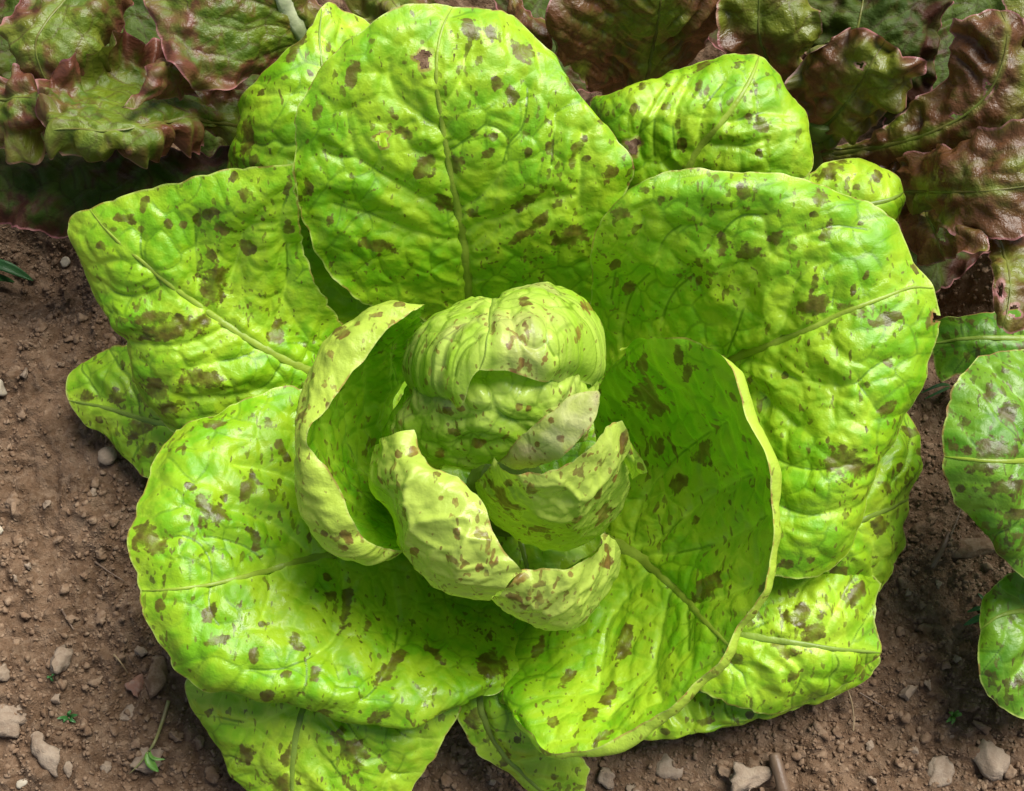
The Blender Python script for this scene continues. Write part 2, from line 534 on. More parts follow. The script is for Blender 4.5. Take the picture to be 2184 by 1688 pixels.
    for (x, y, r, asp) in holes:
        an = np.arctan2(fx[:, 1] - y, fx[:, 0] - x)
        rr = r * (1 + 0.22 * np.sin(3 * an + seed) + 0.14 * np.sin(5 * an + 2.1 * seed))
        d = np.hypot((fx[:, 0] - x), (fx[:, 1] - y) / asp) / rr
        hd = np.minimum(hd, d)
        edge = np.minimum(edge, np.maximum(0, (d - 1) * r / 48.0 - 0.015))
    if len(holes):
        F = F[~np.all(hd[F] < 1.0, axis=1)]
    me = mesh_np(name, V, F, mat)
    attr(me, 'vein', dsec)
    attr(me, 'edge', edge)
    attr(me, 'net', net)
    attr(me, 'rib', bb if mid is not None else np.full_like(bb, 5.0))
    attr(me, 'blot', blot)
    attr(me, 'tone', 0.5 + 0.5 * fbm(X * 0.30, Y * 0.30, seed + 61, 3))
    attr(me, 'mottle', 0.5 + 0.42 * fbm(X * 1.2, Y * 1.2, seed + 62, 4, 0.6))
    attr(me, 'zone', 0.5 + 0.6 * pn(X * 0.42, Y * 0.42, seed + 63))
    ra = me.attributes.new('rest', 'FLOAT_VECTOR', 'POINT')
    ra.data.foreach_set('vector', (rest + seed * 11.37).astype(np.float32).ravel())
    o = link(name, me, parent)
    if label:
        o['label'] = label
    if mid is not None and rib:
        step = max(1, nv // 60)
        C = P[u0, ::step]
        Nn = N[u0, ::step].copy()
        for _ in range(4):                                         # a rib runs smoother than the blade
            C = np.concatenate([C[:1], (C[:-2] + 2 * C[1:-1] + C[2:]) / 4, C[-1:]])
            Nn = np.concatenate([Nn[:1], (Nn[:-2] + 2 * Nn[1:-1] + Nn[2:]) / 4, Nn[-1:]])
        Nn /= np.linalg.norm(Nn, axis=1, keepdims=True) + 1e-9
        s = np.linspace(0, 1, len(C))
        rad = rib[0] * (1 - s) ** 1.3 + rib[1]
        rad[-max(2, len(C) // 12):] *= np.linspace(1, 0.25, max(2, len(C) // 12))
        m2 = tube_mesh('midrib', C + Nn * (0.025 - rad * 0.12)[:, None], rad, ribmat or M_RIB, Nn, ribflat)
        link('midrib', m2, o)
    return o


def plant(name, label, cat, px, group=None):
    e = link(name, None)
    e.location = at(np.array([px[0], px[1], 0.0])) * 0.01
    e.empty_display_size = 0.03
    tag(e, label, cat, group)
    bpy.context.view_layer.update()
    return e


def settle(root):
    """parts are modelled in bed coordinates: keep them there under their root"""
    for c in [o for o in bpy.data.objects if o.parent == root]:
        c.matrix_parent_inverse = root.matrix_world.inverted()


# ------------------------------------------------------------------ ground
def soil_material(name, c0, c1, c2, rough=0.95, bump=0.004):
    T = Nt(name)
    g = T.n('ShaderNodeNewGeometry').outputs['Position']
    n0 = T.noise(g, 9.0, 4.0, 0.6)
    n1 = T.noise(g, 60.0, 6.0, 0.65)
    n2 = T.noise(g, 330.0, 5.0, 0.65)
    v = T.n('ShaderNodeTexVoronoi', {'Vector': g, 'Scale': 240.0}).outputs['Color']
    vv = T.n('ShaderNodeSeparateColor', {0: v}).outputs[0]
    col = T.mix(T.rng(n1, 0.3, 0.7), c0, c1)
    col = T.mix(T.m('MULTIPLY', T.rng(n2, 0.42, 0.75), 0.55), col, c2)
    col = T.mix(T.m('MULTIPLY', T.rng(vv, 0.5, 1.0), 0.35), col, c2)
    col = T.mix(T.m('MULTIPLY', T.rng(n0, 0.45, 0.7), 0.35), col, c0)
    h = T.m('ADD', T.m('MULTIPLY', n2, 0.6), T.m('MULTIPLY', n1, 0.9))
    h = T.m('ADD', h, T.m('MULTIPLY', T.noise(g, 1100.0, 4.0, 0.7), 0.3))
    bp = T.n('ShaderNodeBump', {'Height': h, 'Strength': 1.0, 'Distance': bump}).outputs[0]
    T.out(T.n('ShaderNodeBsdfPrincipled', {'Base Color': col, 'Roughness': rough, 'Normal': bp, 'Specular IOR Level': 0.15}).outputs[0])
    return T.mat


M_SOIL = soil_material('soil', (0.128, 0.074, 0.041), (0.24, 0.148, 0.090), (0.36, 0.252, 0.168))
M_CLOD = soil_material('soil_crumb', (0.155, 0.092, 0.053), (0.265, 0.172, 0.110), (0.38, 0.278, 0.192), bump=0.0012)
M_PALE = soil_material('pale_clod', (0.24, 0.172, 0.12), (0.34, 0.258, 0.188), (0.43, 0.345, 0.26), bump=0.0012)
M_STONE = soil_material('pale_stone', (0.36, 0.30, 0.22), (0.50, 0.44, 0.34), (0.58, 0.52, 0.42), 0.7, 0.0004)
M_REDSTONE = soil_material('red_stone', (0.30, 0.17, 0.12), (0.22, 0.09, 0.06), (0.38, 0.28, 0.22), 0.7, 0.0004)


# hollows added to the soil so the gaps by the red plants fall dark
SHADE_HOLLOWS = [(*at(np.array([290.0, 60.0, 0.0]))[:2], 5.0, 5.0), (*at(np.array([60.0, 540.0, 0.0]))[:2], 3.5, 3.5), (*at(np.array([2060.0, 610.0, 0.0]))[:2], 3.2, 8.0), (*at(np.array([1560.0, 60.0, 0.0]))[:2], 5.0, 4.0),
           (*at(np.array([1150.0, 60.0, 0.0]))[:2], 4.0, 4.0)]


def soil_height(x, y):
    """x, y in cm"""
    far = np.exp(-((np.hypot(x, y)) / 70.0) ** 2)
    h = 0.55 * fbm(x * 0.09, y * 0.09, 41, 3)
    h = h + 0.40 * fbm(x * 0.42, y * 0.42, 45, 3, 0.55)
    c = fbm(x * 1.15, y * 1.15, 51, 4, 0.6)
    h = h + 0.18 * np.maximum(c, -0.5)
    wx, wy = x + 0.5 * pn(x * 0.7, y * 0.7, 71) + 0.15 * pn(x * 2.2, y * 2.2, 73), y + 0.5 * pn(x * 0.7 + 5, y * 0.7, 72) + 0.15 * pn(x * 2.2 + 5, y * 2.2, 74)
    near = np.hypot(x, y) < 60
    if np.any(near):
        vx, vy = wx[near], wy[near]
        lump = 0.0
        for f, amp, sd, pw in ((0.75, 0.42, 81, 3.0), (1.6, 0.26, 84, 2.0), (3.3, 0.15, 86, 1.4)):      # clods, crumbs, grains, each with its own height
            d, c_ = voro(vx * f, vy * f, sd, True)
            lump = lump + amp * c_ ** pw * sstep(0.0, 0.20, d)
        hh = np.zeros_like(h)
        hh[near] = lump
        h = h + hh
    # a smoother trodden strip along the right of the near edge, then the hollows added to darken the gaps
    smooth = 1 - 0.6 * np.exp(-(((x - 3) / 7) ** 2 + ((y + 15) / 4) ** 2))
    dip = 0.0
    for cx, cy, w, d in SHADE_HOLLOWS:
        dip = dip + d * np.exp(-((x - cx) ** 2 + (y - cy) ** 2) / (w * w))
    return h * far * smooth - 0.3 - dip


def axis_spaced(lo, hi, step, far):
    core = np.arange(lo, hi + 1e-6, step)
    out = [step * 1.35 ** i for i in range(1, 60)]
    r, l, s = [], [], 0.0
    for d in out:
        s += d
        if hi + s > far:
            break
        r.append(hi + s)
        l.append(lo - s)
    return np.array(l[::-1] + list(core) + r)


gx, gy = axis_spaced(-25, 25, 0.125, 2500), axis_spaced(-20, 26, 0.125, 2500)
GX, GY = np.meshgrid(gx, gy, indexing='ij')
GZ = soil_height(GX, GY)
V = np.stack([GX, GY, GZ], -1).reshape(-1, 3)
ni, nj = GX.shape
ii, jj = np.meshgrid(np.arange(ni - 1), np.arange(nj - 1), indexing='ij')
F = np.stack([ii * nj + jj, (ii + 1) * nj + jj, (ii + 1) * nj + jj + 1, ii * nj + jj + 1], -1).reshape(-1, 4)
ground = link('ground', mesh_np('ground', V, F, M_SOIL))
ground['kind'] = 'structure'


# crumbs of soil too many and too small to pick apart
def ico(sub):
    import bmesh
    bm = bmesh.new()
    bmesh.ops.create_icosphere(bm, subdivisions=sub, radius=1.0)
    v = np.array([x.co[:] for x in bm.verts])
    f = np.array([[w.index for w in x.verts] for x in bm.faces])
    bm.free()
    return v, f


rng = np.random.default_rng(7)
ICO1, ICO2, ICO3 = ico(1), ico(2), ico(3)


def rock(sub, r, seed, flat=0.65, rough=0.3, facet=0):
    v, f = (ICO1, ICO2, ICO3)[sub - 1]
    g = np.random.default_rng(seed)
    v = v.copy()
    for _ in range(facet):                       # broken faces
        d = g.normal(size=3)
        d /= np.linalg.norm(d)
        s = v @ d
        c = g.uniform(0.35, 0.72)
        v = v - np.maximum(s - c, 0)[:, None] * d * 0.97
    n = pn(v[:, 0] * 1.3 + v[:, 2] + seed, v[:, 1] * 1.3 - v[:, 2] * 0.7, seed) + 0.9 * pn(v[:, 0] * 3 + v[:, 2] * 2, v[:, 1] * 3 + seed, seed + 1)
    v = v * (1 + rough * n)[:, None]
    v = v * g.uniform(0.7, 1.3, 3) * np.array([1, 1, flat])
    an = g.uniform(0, 2 * np.pi)
    c, s = math.cos(an), math.sin(an)
    v = v @ np.array([[c, -s, 0], [s, c, 0], [0, 0, 1]]).T
    return v * r, f


def crumbs(n, lo, hi, sub, seed):
    g = np.random.default_rng(seed)
    protos = [rock(sub, 1.0, 100 + seed * 50 + i, 0.8, 0.3, 9 if sub > 1 else 2) for i in range(14)]
    Vs, Fs, o = [], [], 0
    cl = pn(g.uniform(-40, 40, n * 4) * 0.15, g.uniform(-40, 40, n * 4), 5)
    m = n * 12
    xs, ys = g.uniform(-25, 25, m), g.uniform(-20, 20, m)
    q = to_px(np.stack([xs, ys, np.zeros(m)], 1))
    keep = (pn(xs * 0.22, ys * 0.22, 77) + g.uniform(-0.6, 0.6, m)) > -0.3
    keep &= (((q[:, 0] - 1080) / 740) ** 2 + ((q[:, 1] - 830) / 660) ** 2 > 1.0) & (q[:, 1] > 420)          # bare soil only
    xs, ys = xs[keep][:n], ys[keep][:n]
    rs = lo * (hi / lo) ** (g.random(len(xs)) ** 2.0)
    zs = soil_height(xs, ys)
    for x, y, z, r in zip(xs, ys, zs, rs):
        v, f = protos[g.integers(len(protos))]
        an = g.uniform(0, 6.283)
        c, s = math.cos(an), math.sin(an)
        tl = g.uniform(-0.6, 0.6)
        ct, st = math.cos(tl), math.sin(tl)
        w = v @ np.array([[c, -s, 0], [s, c, 0], [0, 0, 1]]).T @ np.array([[1, 0, 0], [0, ct, -st], [0, st, ct]]).T
        Vs.append(w * r * g.uniform(0.8, 1.2, 3) + (x, y, z + r * g.uniform(-0.25, 0.3)))
        Fs.append(f + o)
        o += len(v)
    return np.concatenate(Vs), np.concatenate(Fs)


v1, f1 = crumbs(20000, 0.05, 0.15, 1, 1)
v2, f2 = crumbs(2200, 0.10, 0.32, 2, 2)
me = mesh_np('soil_crumbs', np.concatenate([v1, v2]), np.concatenate([f1, f2 + len(v1)]), M_CLOD, smooth=False)
crumb_obj = link('soil_crumbs', me)
crumb_obj['kind'] = 'stuff'
tag(crumb_obj, 'loose brown crumbs of soil strewn over the garden bed', 'soil')


def ground_at(x, y):
    p = at(np.array([x, y, 0.0]))
    for _ in range(3):
        z = float(soil_height(np.array([p[0]]), np.array([p[1]]))[0])
        p = at(np.array([x, y, z]))
    return p


def stone(name, px, size, mat, seed, label, cat, group=None, flat=0.6, facet=5, rough=0.25, stretch=None, sub=3, sink=0.15):
    p = ground_at(*px)
    r = size * (0.8 if facet >= 3 else 1.0) / 48.0 / 2.0
    v, f = rock(sub, r * (1.0 if facet < 3 else 1.25), seed, flat, rough, facet if facet < 3 else facet + 5)
    if stretch:
        ax = math.radians(stretch[1])
        d = np.array([math.cos(ax), math.sin(ax), 0])
        v = v + np.outer(v @ d, d) * (stretch[0] - 1)
    v = v - [0, 0, v[:, 2].min()]
    me = mesh_np(name, v, f, mat, smooth=facet < 3)  # broken clods stay flat-faced
    o = link(name, me)
    o.location = (p - np.array([0, 0, r * sink])) * 0.01
    return tag(o, label, cat, group)


stone('pebble', (2, 832), 46, M_STONE, 3, 'smooth white pebble at the left edge of the picture', 'stone', facet=1, rough=0.12, flat=0.8)
stone('pebble', (142, 563), 24, M_STONE, 4, 'small cream pebble in the shade beside the left leaf tip', 'stone', facet=1, rough=0.12, flat=0.8)
stone('pebble', (232, 976), 34, M_PALE, 5, 'round pale pebble half buried beside the low left leaf', 'stone', facet=0, rough=0.08, flat=0.9)
stone('pebble', (0, 1132), 14, M_STONE, 6, 'tiny yellowish pebble at the left edge below the white one', 'stone', facet=1, flat=0.8)
stone('pebble', (46, 1648 + 22), 22, M_STONE, 8, 'flat cream stone chip near the bottom left corner', 'stone', facet=5, flat=0.4)
stone('red_stone', (292, 1462), 42, M_REDSTONE, 9, 'reddish stone left of the flat grey-brown clod', 'stone', stretch=(1.3, 100))
flat_clod = 'flat broken clod of soil with square edges beside the lower left leaf'
stone('soil_clod', (336, 1445), 66, M_CLOD, 10, flat_clod, 'clod', facet=8, flat=0.5)
stone('soil_clod', (104, 1608), 62, M_PALE, 11, 'long pale clod in the lower left corner', 'clod', facet=6, stretch=(1.5, -60), flat=0.6)
stone('soil_clod', (84, 1580), 46, M_PALE, 12, 'round pale clod just above the long pale clod', 'clod', facet=5)
stone('soil_clod', (148, 1640), 40, M_PALE, 13, 'ragged pale clod right of the long pale clod', 'clod', facet=5)
stone('soil_clod', (312, 1622), 62, M_PALE, 14, 'broad pale clod left of the weed seedling', 'clod', facet=7, flat=0.5)
stone('soil_clod', (132, 1415), 62, M_PALE, 15, 'crumbly pale clod on the soil left of the plant', 'clod', facet=6, rough=0.4)
stone('soil_clod', (18, 1530), 90, M_PALE, 16, 'large pale crust of soil at the left edge', 'clod', facet=6, rough=0.4, flat=0.4)
stone('soil_clod', (8, 1435), 50, M_PALE, 17, 'pale clod at the left edge above the large crust', 'clod', facet=5)
stone('soil_clod', (275, 1525), 50, M_PALE, 18, 'pale sharp-edged flake of soil above the seedling tip', 'clod', facet=7, flat=0.4, stretch=(1.5, 30))
stone('soil_clod', (1930, 1480), 52, M_PALE, 19, 'pale clod on the soil right of the lowest right leaf', 'clod', facet=6)
stone('soil_clod', (1978, 1462), 22, M_PALE, 20, 'small pale crumb right of the pale clod', 'clod', facet=4)
stone('soil_clod', (2060, 1172), 105, M_CLOD, 21, 'big flat clod beneath the spotted leaf at the right', 'clod', facet=7, flat=0.45, stretch=(1.5, 0))
stone('soil_clod', (2110, 1612), 60, M_PALE, 22, 'pale clod below the dark shaded leaf at the right', 'clod', facet=6, stretch=(1.3, 80))
stone('soil_clod', (1290, 1655), 70, M_PALE, 23, 'wide pale clod at the bottom edge right of the folded leaf', 'clod', facet=6, flat=0.45)
stone('soil_clod', (1590, 1660), 74, M_PALE, 24, 'crumbly pale clod at the bottom edge left of the dead twig', 'clod', facet=6, rough=0.4)
stone('soil_clod', (1420, 1630), 64, M_PALE, 25, 'pale clod on the bottom soil below the overhanging leaf edge', 'clod', facet=6, flat=0.5)
stone('soil_clod', (2000, 1660), 90, M_PALE, 26, 'broad pale crust of soil near the bottom right corner', 'clod', facet=5, flat=0.4, rough=0.4)
stone('soil_clod', (2090, 1550), 44, M_CLOD, 27, 'brown clod under the rim of the dark shaded leaf', 'clod', facet=5)
# ordinary clods nobody could tell apart
g = np.random.default_rng(31)
spots_px = [(40, 900), (60, 1000), (90, 1080), (120, 1160), (40, 1240), (170, 1230), (150, 1310), (210, 1180), (220, 1330), (250, 1400), (60, 1320), (110, 1500), (190, 1470),
            (200, 1560), (230, 1640), (370, 1560), (400, 1640), (450, 1660), (340, 1660), (250, 1110), (150, 640), (100, 700), (120, 770), (60, 800), (210, 1040), (1990, 1000),
            (2000, 1100), (1960, 1150), (1940, 1260), (1990, 1240), (2040, 1260), (1920, 1340), (1980, 1330), (2030, 1400), (1960, 1400), (2060, 1500), (1890, 1540), (1840, 1590),
            (1780, 1560), (1760, 1640), (1860, 1660), (1940, 1590), (2030, 1570), (2150, 1570), (2160, 1650), (1480, 1600), (1530, 1640), (1700, 1600), (1350, 1680), (1000, 1640),
            (950, 1660), (1040, 1670), (970, 1600), (20, 1060), (35, 1160), (290, 1580), (420, 1590), (180, 1385), (70, 1200), (300, 1380)]
for i, q in enumerate(spots_px):
    stone('soil_clod', (q[0] + g.uniform(-12, 12), q[1] + g.uniform(-12, 12)), g.uniform(16, 36), M_CLOD if g.random() < 0.7 else M_PALE, 200 + i,
          'small crumbly clod of brown soil lying on the bed', 'clod', 'small clods scattered on the bed', facet=5, rough=0.4, sub=3, flat=0.6)

# ------------------------------------------------------------------ straws, twigs, weeds on the soil
M_STRAW = rib_material('dry_straw', (0.55, 0.42, 0.25), (0.40, 0.28, 0.15))
M_TWIG = rib_material('dead_twig', (0.26, 0.18, 0.12), (0.16, 0.10, 0.065))
M_WEED = rib_material('weed_green', (0.16, 0.34, 0.05), (0.10, 0.25, 0.03))
M_WEEDDK = rib_material('weed_dark_green', (0.06, 0.2, 0.05), (0.04, 0.14, 0.03))
M_ROOT = rib_material('weed_stem', (0.28, 0.30, 0.10), (0.30, 0.22, 0.11))


def strand(name, pts, r, mat, label, cat, lift=0.12, group=None, parent=None, r1=0.4, n=6, flat=1.0):
    P = np.array([ground_at(x, y) + (0, 0, lift + dz) for x, y, dz in pts])
    Q, L = resample(P, max(8, int(len(pts) * 6)))
    rad = np.linspace(r, r * r1, len(Q)) * (1 + 0.12 * pn(np.linspace(0, L * 1.5, len(Q)), np.full(len(Q), 0.5), int(abs(pts[0][0]))))
    c = Q[0].copy()
    me = tube_mesh(name, Q - (c if parent is None else parent['org_cm']), rad, mat, None, flat, n)
    o = link(name, me, parent)
    if parent is None:
        o.location = c * 0.01
        tag(o, label, cat, group)
    return o


strand('straw', [(1798, 1462, 0.1), (1806, 1490, 0.5), (1816, 1535, 0.3), (1818, 1562, 0.05)], 0.05, M_STRAW, 'thin pale straw standing on the soil right of the lowest leaf', 'straw', r1=0.5)
strand('straw', [(246, 1398, 0.1), (262, 1415, 0.3), (276, 1438, 0.1)], 0.045, M_STRAW, 'short curved cream straw above the reddish stone', 'straw')
strand('twig', [(1985, 1210, 0.0), (2005, 1175, 0.15), (2020, 1140, 0.1)], 0.14, M_TWIG, 'short split twig between the plant and the spotted right leaf', 'twig', r1=0.8)
strand('twig', [(2020, 1150, 0.3), (2036, 1105, 0.5), (2050, 1060, 0.4)], 0.05, M_TWIG, 'slender dark twig leaning up from the short split twig', 'twig')
strand('twig', [(1645, 1612, 0.5), (1655, 1650, 0.6), (1668, 1700, 0.5)], 0.24, M_TWIG, 'thick broken plant stub at the bottom edge', 'twig', r1=1.25, n=9)
strand('twig', [(1830, 1478, 0.05), (1865, 1500, 0.15), (1885, 1512, 0.05)], 0.05, M_TWIG, 'thin grey twig right of the pale straw', 'twig')
strand('twig', [(205, 1200, 0.05), (240, 1225, 0.2), (268, 1242, 0.05)], 0.06, M_TWIG, 'thin brown twig on the soil left of the plant', 'twig')
strand('twig', [(134, 1300, 0.05), (148, 1325, 0.1), (160, 1345, 0.05)], 0.07, M_TWIG, 'short dark twig stub on the left soil', 'twig')


def blade(name, pts, w, mat, parent, cm0):
    """a grass-like leaf: a folded strip with thickness tapering to a point"""
    P, L = resample(np.array([ground_at(x, y) + (0, 0, z) for x, y, z in pts]), 16)
    T = np.gradient(P, axis=0)
    S = np.cross(T, [0, 0, 1.0])
    S /= np.linalg.norm(S, axis=1, keepdims=True) + 1e-9
    s = np.linspace(0, 1, 16)
    ww = w * np.sin(np.pi * np.clip(0.12 + 0.88 * s, 0, 1)) ** 0.7 + 0.01
    rows = []
    for k, (c, dz) in enumerate(((-1, 0.12), (-0.5, 0.0), (0, -0.10), (0.5, 0.0), (1, 0.12))):
        rows.append(P + S * (ww * c)[:, None] + np.outer(ww * dz * 2, [0, 0, 1]))
    top = np.stack(rows)
    bot = top - [0, 0, 0.03]
    n = 16
    Vv = np.concatenate([top.reshape(-1, 3), bot.reshape(-1, 3)]) - cm0
    Fs = []
    for i in range(4):
        for j in range(n - 1):
            q = [i * n + j, (i + 1) * n + j, (i + 1) * n + j + 1, i * n + j + 1]
            Fs += [q, [x + 5 * n for x in q[::-1]]]
    for i in (0, 4):
        for j in range(n - 1):
            q = [i * n + j, i * n + j + 1, i * n + j + 1 + 5 * n, i * n + j + 5 * n]
            Fs.append(q if i == 0 else q[::-1])
    return link(name, mesh_np(name, Vv, Fs, mat), parent)


def weed(name, px, label, cat='weed'):
    p = ground_at(*px)
    e = link(name, None)
    e.location = p * 0.01
    e.empty_display_size = 0.01
    e['org_cm'] = list(p)
    tag(e, label, cat)
    return e, p


e, p = weed('weed_seedling', (358, 1498), 'pulled weed seedling with thin stem lying on the lower left soil')
strand('stem', [(362, 1496, 0.1), (350, 1545, 0.3), (335, 1590, 0.5), (325, 1605, 0.5)], 0.085, M_ROOT, '', '', parent=e, r1=0.7)
strand('stem', [(325, 1605, 0.5), (305, 1630, 0.4), (278, 1652, 0.1)], 0.06, M_ROOT, '', '', parent=e, r1=0.3)
blade('leaf', [(324, 1606, 0.6), (330, 1625, 0.9), (345, 1648, 0.6)], 0.17, M_WEED, e, p)
blade('leaf', [(325, 1604, 0.6), (338, 1620, 0.9), (360, 1622, 0.7)], 0.06, M_WEED, e, p)
e, p = weed('grass_seedling', (-20, 570), 'dark green grass blade poking in at the left edge under the red leaves')
blade('leaf', [(-30, 572, 0.4), (20, 588, 1.3), (85, 616, 1.0)], 0.26, M_WEEDDK, e, p)
blade('leaf', [(-40, 600, 0.4), (0, 606, 0.9), (40, 612, 0.6)], 0.18, M_WEEDDK, e, p)
e, p = weed('grass_seedling', (2090, 1318), 'green weed blades sticking out from under the dark shaded leaf')
blade('leaf', [(2100, 1318, 0.4), (2075, 1325, 0.9), (2048, 1338, 0.5)], 0.14, M_WEEDDK, e, p)
blade('leaf', [(2098, 1310, 0.4), (2075, 1305, 0.9), (2055, 1310, 0.5)], 0.09, M_WEEDDK, e, p)
blade('leaf', [(2100, 1305, 0.4), (2085, 1285, 0.8), (2078, 1270, 0.5)], 0.08, M_WEEDDK, e, p)
e, p = weed('tiny_seedling', (2030, 1528), 'tiny green seedling alone on the soil at the lower right')
for dx, dy in ((-16, 14), (10, -12), (18, -4), (-4, 18), (-10, -8)):
    blade('leaf', [(2030, 1528, 0.15), (2030 + dx * 0.6, 1528 + dy * 0.6, 0.4), (2030 + dx, 1528 + dy, 0.25)], 0.07, M_WEED, e, p)
e, p = weed('tiny_seedling', (150, 1532), 'tiny dark green sprig in the hollow of the lower left soil')
for dx, dy in ((-26, 2), (18, -6), (14, 10), (4, -16), (-12, 10)):
    blade('leaf', [(150, 1532, 0.1), (150 + dx * 0.6, 1532 + dy * 0.6, 0.35), (150 + dx, 1532 + dy, 0.15)], 0.07, M_WEEDDK, e, p)
e, p = weed('tiny_seedling', (112, 1445), 'tiny green speck of weed on the soil above the crumbly pale clod')
for dx, dy in ((-10, 2), (8, -6), (4, 9)):
    blade('leaf', [(112, 1445, 0.1), (112 + dx * 0.6, 1445 + dy * 0.6, 0.3), (112 + dx, 1445 + dy, 0.15)], 0.04, M_WEEDDK, e, p)
e, p = weed('grass_seedling', (2005, 836), 'thin grass blades in the shade between the plant and the spotted right leaf')
blade('leaf', [(2020, 828, 0.4), (1985, 838, 1.0), (1955, 850, 0.8)], 0.07, M_WEEDDK, e, p)
blade('leaf', [(2020, 832, 0.4), (1990, 850, 0.9), (1966, 858, 0.5)], 0.06, M_WEEDDK, e, p)
# ------------------------------------------------------------------ the big speckled lettuce in the middle
big = plant('speckled_lettuce', 'large bright green lettuce with brown speckles and a round heart, filling the middle', 'lettuce', (1080, 1075))

# stem that carries the leaves
c = at(np.array([1080.0, 1075.0, 0.0]))
zz = np.linspace(-1.0, 4.0, 14)
link('stem', tube_mesh('stem', np.stack([np.full(14, c[0]), np.full(14, c[1]) + 0.02 * zz, zz], 1), 1.9 - 0.06 * zz - 0.6 * sstep(2, 4, zz), M_STEM, np.tile([0, 1.0, 0], (14, 1)), 1.0, 20), big)

def deep(x, y):
    """the bowl between the big leaves and the heart goes down to the stem"""
    return -2.6 * math.exp(-((x - 1085) ** 2 + (y - 1060) ** 2) / 330.0 ** 2)


def up_right(x, y):
    return 2.8 * float(sstep(1930, 2060, x))


# --- low outer leaves
leaf(big, [[(560, 900, 2.5), (420, 790, 3.0), (300, 745, 3.0), (210, 752, 2.4), (158, 785, 2.0)],
           [(570, 920, 2.5), (420, 850, 3.3), (300, 810, 3.3), (200, 805, 2.6), (146, 815, 2.0)],
           [(580, 940, 2.5), (440, 920, 3.2), (320, 900, 3.1), (220, 870, 2.6), (148, 855, 2.0)],
           [(580, 960, 2.5), (450, 980, 2.8), (350, 980, 2.6), (250, 930, 2.2), (172, 893, 1.8)],
           [(580, 980, 2.2), (460, 1030, 2.2), (380, 1040, 2.0), (312, 1010, 1.7), (222, 935, 1.6)]], M_LOW, mid=2, seed=11,
     spots=[(255, 843, 24, 2, 20), (294, 910, 30), (312, 958, 24), (184, 847, 18), (212, 893, 10), (262, 780, 9)], label='low leaf at the left, partly hidden under the pointed left leaf')
leaf(big, [[(760, 1330, 3.5), (560, 1380, 4.5), (430, 1420, 4.5), (400, 1455, 4.2), (440, 1560, 3.6), (540, 1700, 2.8)],
           [(780, 1350, 3.5), (640, 1420, 4.8), (540, 1490, 5.0), (520, 1570, 4.5), (560, 1680, 3.6), (600, 1790, 2.8)],
           [(800, 1360, 3.5), (700, 1430, 4.8), (645, 1520, 5.2), (628, 1600, 4.8), (625, 1700, 4.0), (640, 1800, 3.0)],
           [(820, 1370, 3.5), (790, 1450, 4.8), (770, 1540, 5.2), (760, 1620, 4.8), (740, 1710, 4.0), (720, 1800, 3.0)],
           [(840, 1370, 3.5), (920, 1440, 4.3), (980, 1505, 4.5), (945, 1570, 4.2), (910, 1640, 3.8), (840, 1750, 3.0)]], M_LOW, mid=2, seed=12,
     spots=[(524, 1609, 24, 1.5, 70), (622, 1612, 26, 1.7, 60), (755, 1609, 38), (600, 1672, 34, 1.6, 20), (730, 1560, 14), (815, 1640, 12), (445, 1520, 10)], label='low leaf under the broad lower left leaf, cut by the bottom edge')
leaf(big, [[(1040, 1390, 3.5), (985, 1470, 4.0), (980, 1520, 3.8), (1000, 1580, 3.2), (1060, 1640, 2.8), (1150, 1700, 2.4)],
           [(1060, 1390, 3.5), (1025, 1470, 4.3), (1030, 1530, 4.1), (1055, 1590, 3.5), (1110, 1650, 3.0), (1190, 1705, 2.4)],
           [(1080, 1390, 3.5), (1050, 1470, 4.5), (1065, 1540, 4.3), (1095, 1590, 3.8), (1160, 1640, 3.2), (1230, 1700, 2.5)],
           [(1100, 1390, 3.5), (1110, 1480, 4.2), (1140, 1550, 4.0), (1190, 1590, 3.6), (1240, 1615, 3.2), (1254, 1640, 2.8)]], M_LOW, mid=1, seed=13,
     spots=[(1018, 1530, 28, 1.4, 70), (1077, 1622, 14, 2, 60), (1105, 1580, 9), (1180, 1655, 10)], label='narrow folded low leaf at the bottom, right of the middle')
leaf(big, [[(1560, 1130, 3.6), (1700, 1060, 5.0), (1810, 980, 5.4), (1880, 905, 5.0), (1930, 882, 4.2)],
           [(1560, 1150, 3.6), (1700, 1110, 5.2), (1820, 1050, 5.8), (1915, 990, 5.2), (1968, 975, 3.8)],
           [(1560, 1170, 3.6), (1700, 1160, 5.2), (1820, 1120, 5.7), (1900, 1085, 5.0), (1950, 1065, 3.7)],
           [(1560, 1190, 3.4), (1700, 1200, 4.9), (1800, 1190, 5.3), (1880, 1172, 4.6), (1930, 1160, 3.3)],
           [(1560, 1210, 3.0), (1690, 1250, 4.0), (1780, 1270, 4.3), (1830, 1270, 3.8), (1878, 1258, 3.0)]], M_LOW, mid=2, seed=14, A=(0.34, 0.26, 0.16),
     spots=[(1878, 1121, 24), (1940, 926, 18, 2, -20), (1887, 1037, 20), (1960, 965, 12), (1915, 1000, 9), (1790, 1222, 20)], label='crinkled leaf at the right, showing below the big right leaf')
